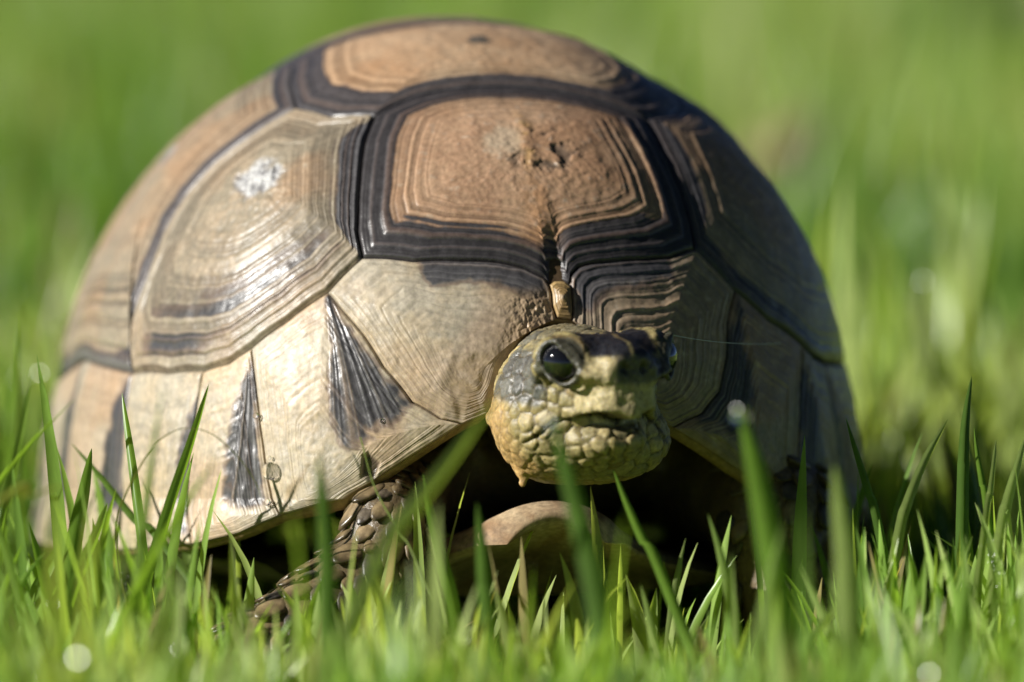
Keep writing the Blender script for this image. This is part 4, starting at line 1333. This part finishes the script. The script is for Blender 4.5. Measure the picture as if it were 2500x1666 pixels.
B("grass_shoot", [(2405, 1280), (2418, 1200), (2426, 1130), (2432, 1073)], 1.5, -0.110, GL, "pale slim blade second from the right edge", turn=0.5)
B("grass_shoot", [(2440, 1320), (2458, 1230), (2480, 1150), (2506, 1060)], 2.2, -0.112, GL, "striped blade cut by the right picture edge", turn=0.3)
B("grass_shoot", [(1190, 1520), (1182, 1420), (1175, 1320), (1165, 1228)], 2.6, -0.165, GD, "blurred short blade in front of the plastron lip", turn=0.2)
B("grass_shoot", [(2290, 960), (2270, 860), (2258, 760), (2255, 650)], 4.0, 0.16, (0.42, 0.46, 0.26), "pale blurred blade rising behind the right flank", turn=0.2)  # pale colour holds the brightness of a sunlit tip
B("grass_shoot", [(-30, 1250), (60, 1215), (140, 1190), (205, 1180)], 1.6, -0.175, GY, "yellow blurred blade reaching in from the left edge", turn=0.1)

# ------------------------------------------------------------------ drops of water, silk, dead leaf
DROP = uv_sphere("water_drop", 1.0 * MM, 28, 18)
DROP.materials.append(M_WATER)
def drop(p, r, label, sc3=(1, 1, 1), up=None):
    o = bpy.data.objects.new("water_drop", DROP)
    col.objects.link(o)
    o.location = Vector(p)
    if up is not None:
        o.rotation_euler = Vector(up).to_track_quat('Z', 'Y').to_euler()
    o.scale = (r * sc3[0], r * sc3[1], r * sc3[2])
    tag(o, label, "water drop", "dew drops")
def shell_drop(c, r, label):
    p = dome(np.array(c, float)); n = dome_n(np.array(c, float))
    drop((p + n * 1.0) * MM, r, label, (1, 1, 0.6), n)
shell_drop((-0.590, -0.785), 1.55, "large amber water drop on the cream marginal scute")
shell_drop((-0.585, -0.722), 0.55, "small drop high on the black marginal wedge")
shell_drop((-0.612, -0.800), 0.65, "small drop at the foot of the black wedge")
shell_drop((-0.585, -0.775), 0.38, "tiny drop above the large amber drop")
shell_drop((-0.365, -0.872), 0.42, "tiny drop on the big black wedge nearest the head")
drop(Q11[-1] + np.array([0, -0.001, -0.0006]), 1.15, "round drop on the blade tip under the mouth")
drop(Q13[-1] + np.array([0, -0.001, -0.0010]), 1.5, "drop on the widest blurred blade's tip")
gF = Nodes("wet_film")
gF.b.inputs["Base Color"].default_value = (1, 1, 1, 1)
gF.b.inputs["Roughness"].default_value = 0.18
gF.b.inputs["IOR"].default_value = 1.333
gF.b.inputs["Transmission Weight"].default_value = 1.0
M_FILM = gF.m
FILM = uv_sphere("water_drop_flat", 1.0 * MM, 12, 6, (1, 1, 0.05))
FILM.materials.append(M_FILM)
def glint(px, py, y, r, lb, blade=True):
    """flat wet drop lying on a blade, tilted so that it throws the sun back"""
    p = at_px(px, py, y - 0.012)
    if blade:
        hero_blade("grass_shoot", [(px + 14, py + 190), (px + 6, py + 90), (px, py + 4)], 2.0, y, GB, "blade carrying the " + lb, lean=0.0)
    hv = (Vector(SUN_VEC) + (Vector(CAMP) - Vector(p)).normalized()).normalized()
    o = bpy.data.objects.new("water_drop", FILM)
    col.objects.link(o)
    o.location = Vector(p) + hv * 0.0012
    o.rotation_euler = hv.to_track_quat('Z', 'Y').to_euler()
    o.scale = (r, r, r)
    tag(o, lb, "water drop", "dew drops")
for px, py, y, r, lb in ((200, 1612, -0.26, 0.75, "bright drop in the grass at the bottom left corner"),
                         (447, 1590, -0.21, 0.6, "bright drop in the grass below the left foot"),
                         (375, 1572, -0.15, 0.35, "small glinting drop left of the bright foot drop"),
                         (400, 1500, -0.19, 0.4, "faint drop above the bright drops at lower left"),
                         (140, 1480, -0.18, 0.35, "small drop on the blade at the far lower left"),
                         (2278, 1650, -0.24, 0.6, "blurred drop at the bottom right"),
                         (105, 915, 0.10, 0.55, "round blurred drop beside the shell's left outline"),
                         (2260, 690, 0.16, 0.5, "pale blurred drop high behind the right flank")):
    glint(px, py, y, r, lb)
glint(1350, 1033, -0.2085, 0.35, "added flat disc that makes the drop under the mouth glint", False)  # added disc, tilted to give the round drop its highlight
glint(1808, 1003, -0.199, 0.35, "wet spot shining on the widest blade's tip", False)  # another added disc, for the glint of this tip's drop

def dew_cluster(px, py, y, n, spread, label):
    sd = np.random.default_rng(int(px))
    c = at_px(px, py, y)
    hv = (Vector(SUN_VEC) + (Vector(CAMP) - Vector(c)).normalized()).normalized()
    base = np.array([v.co[:] for v in FILM.vertices]); faces = [tuple(p.vertices) for p in FILM.polygons]
    V, F = [], []
    for k in range(n):
        d = (hv + Vector(sd.normal(0, 0.16, 3))).normalized()
        M = np.array(d.to_track_quat('Z', 'Y').to_matrix())
        t = sd.normal(0, 1)
        pos = np.array([0.8 * t * spread * 0.5 + sd.normal(0, spread * 0.22), sd.normal(0, 0.002), -t * spread + sd.normal(0, spread * 0.2)])
        o0 = len(V)
        V += list((base * sd.uniform(0.05, 0.17)) @ M.T + pos)
        F += [tuple(i + o0 for i in f) for f in faces]
    me = bpy.data.meshes.new("dew")
    me.from_pydata([tuple(v) for v in V], [], F)
    o = link("dew", me, M_FILM, None, Vector(c))
    tag(o, label, "dew", kind="stuff")
def lawn_dew():
    sd = np.random.default_rng(23)
    ok = np.where((LAWN_V[:, 2] > 0.009) & (LAWN_V[:, 1] < 0.28) & (LAWN_V[:, 1] > -0.30) & (np.abs(LAWN_V[:, 0]) < 0.16))[0]
    pick = sd.choice(ok, 900, replace=False)
    base = np.array([v.co[:] for v in FILM.vertices])[:, :]
    faces = [tuple(p.vertices) for p in FILM.polygons]
    V, F = [], []
    for i in pick:
        c = LAWN_V[i]
        hv = (Vector(SUN_VEC) + (Vector(CAMP) - Vector(c)).normalized()).normalized()
        d = (hv + Vector(sd.normal(0, 0.22, 3))).normalized()
        M = np.array(d.to_track_quat('Z', 'Y').to_matrix())
        o0 = len(V)
        V += list((base * sd.uniform(0.05, 0.17)) @ M.T + c + np.array(d) * 0.0003)
        F += [tuple(k + o0 for k in f) for f in faces]
    me = bpy.data.meshes.new("dew")
    me.from_pydata([tuple(v) for v in V], [], F)
    o = link("dew", me, M_FILM)
    tag(o, "scattered dew specks on the lawn grass", "dew", kind="stuff")
lawn_dew()
dew_cluster(2435, 1385, -0.118, 60, 0.0026, "glistening dew on the blades near the right edge")
dew_cluster(430, 1520, -0.135, 34, 0.0022, "glistening dew on the blades beside the left foot")
dew_cluster(300, 1430, -0.125, 24, 0.0022, "few dew specks on the bent blade at lower left")

def tube(name, P, r, seg=6):
    P = np.array(P)
    tan = np.gradient(P, axis=0); tan /= np.linalg.norm(tan, axis=1, keepdims=True)
    V, F = [], []
    for i, p in enumerate(P):
        a = np.cross(tan[i], [0, 0, 1.0]); a /= np.linalg.norm(a); b = np.cross(tan[i], a)
        for j in range(seg):
            t = 2 * math.pi * j / seg
            V.append(p + r * (math.cos(t) * a + math.sin(t) * b))
    for i in range(len(P) - 1):
        for j in range(seg):
            q = i * seg + j; w = i * seg + (j + 1) % seg
            F.append((q, w, w + seg, q + seg))
    return make_mesh(name, np.array(V) - P[0], F)
sp0 = at_px(1640, 818, -0.105); sp1 = dome(np.array([0.528, -0.67])) * MM
ts = np.linspace(0, 1, 24)[:, None]
SP = sp0 + (sp1 - sp0) * ts + np.array([0, 0, -0.0007]) * (4 * ts * (1 - ts))
M_SILK = plain("silk", (0.75, 0.78, 0.85), 0.18, 0.9)
o = link("silk_thread", tube("silk_thread", SP, 0.00005), M_SILK, None, Vector(SP[0]))
tag(o, "fine glinting silk thread stretched from the head to the shell", "silk thread")

def leaf_or_glint(px, py, y, L, W, rotz, c0, c1, label):
    n, m = 16, 8
    V, C = [], []
    for i in range(n + 1):
        t = i / n
        for j in range(m + 1):
            u = -1 + 2 * j / m
            w = W * math.sin(math.pi * min(1, t * 0.95 + 0.03)) ** 0.8
            V.append((L * (t - 0.5), u * w, 0.35 * L * (t - 0.4) ** 2 + 0.5 * W * u * u + 0.1 * W * math.sin(5 * t + u)))
            C.append(mix(np.array(c0), np.array(c1), np.array([t]))[0])
    V = np.array(V)
    Vt = V.copy(); Vt[:, 2] -= 0.0006
    k = len(V)
    idx = np.arange(k).reshape(n + 1, m + 1)
    q = np.stack([idx[:-1, :-1], idx[1:, :-1], idx[1:, 1:], idx[:-1, 1:]], -1).reshape(-1, 4)
    bd = np.array(list(idx[0]) + list(idx[1:, -1]) + list(idx[-1, :-1][::-1]) + list(idx[1:-1, 0][::-1])); nb = np.roll(bd, -1)
    F = np.concatenate([q, q[:, ::-1] + k, np.stack([bd, nb, nb + k, bd + k], 1)])
    me = make_mesh("leaf_or_glint", np.concatenate([V, Vt]), F, np.concatenate([C, C]))
    p = at_px(px, py, y)
    o = link("leaf_or_glint", me, M_BASE, None, Vector(p))
    o.rotation_euler = (0.6, -0.5, rotz)
    tag(o, label, "leaf")
leaf_or_glint(1915, 440, 0.75, 0.050, 0.018, -0.7, (0.50, 0.36, 0.22), (0.06, 0.045, 0.03), "brown dry leaf caught in the grass behind the shell")  # dark end of the colour takes in the shadow beside the leaf
leaf_or_glint(2470, 130, 1.55, 0.07, 0.028, 1.2, (0.55, 0.55, 0.32), (0.5, 0.5, 0.3), "added pale leaf shape for a glinting grass patch at the upper right")  # added shape, its pale colour stands for glinting blades
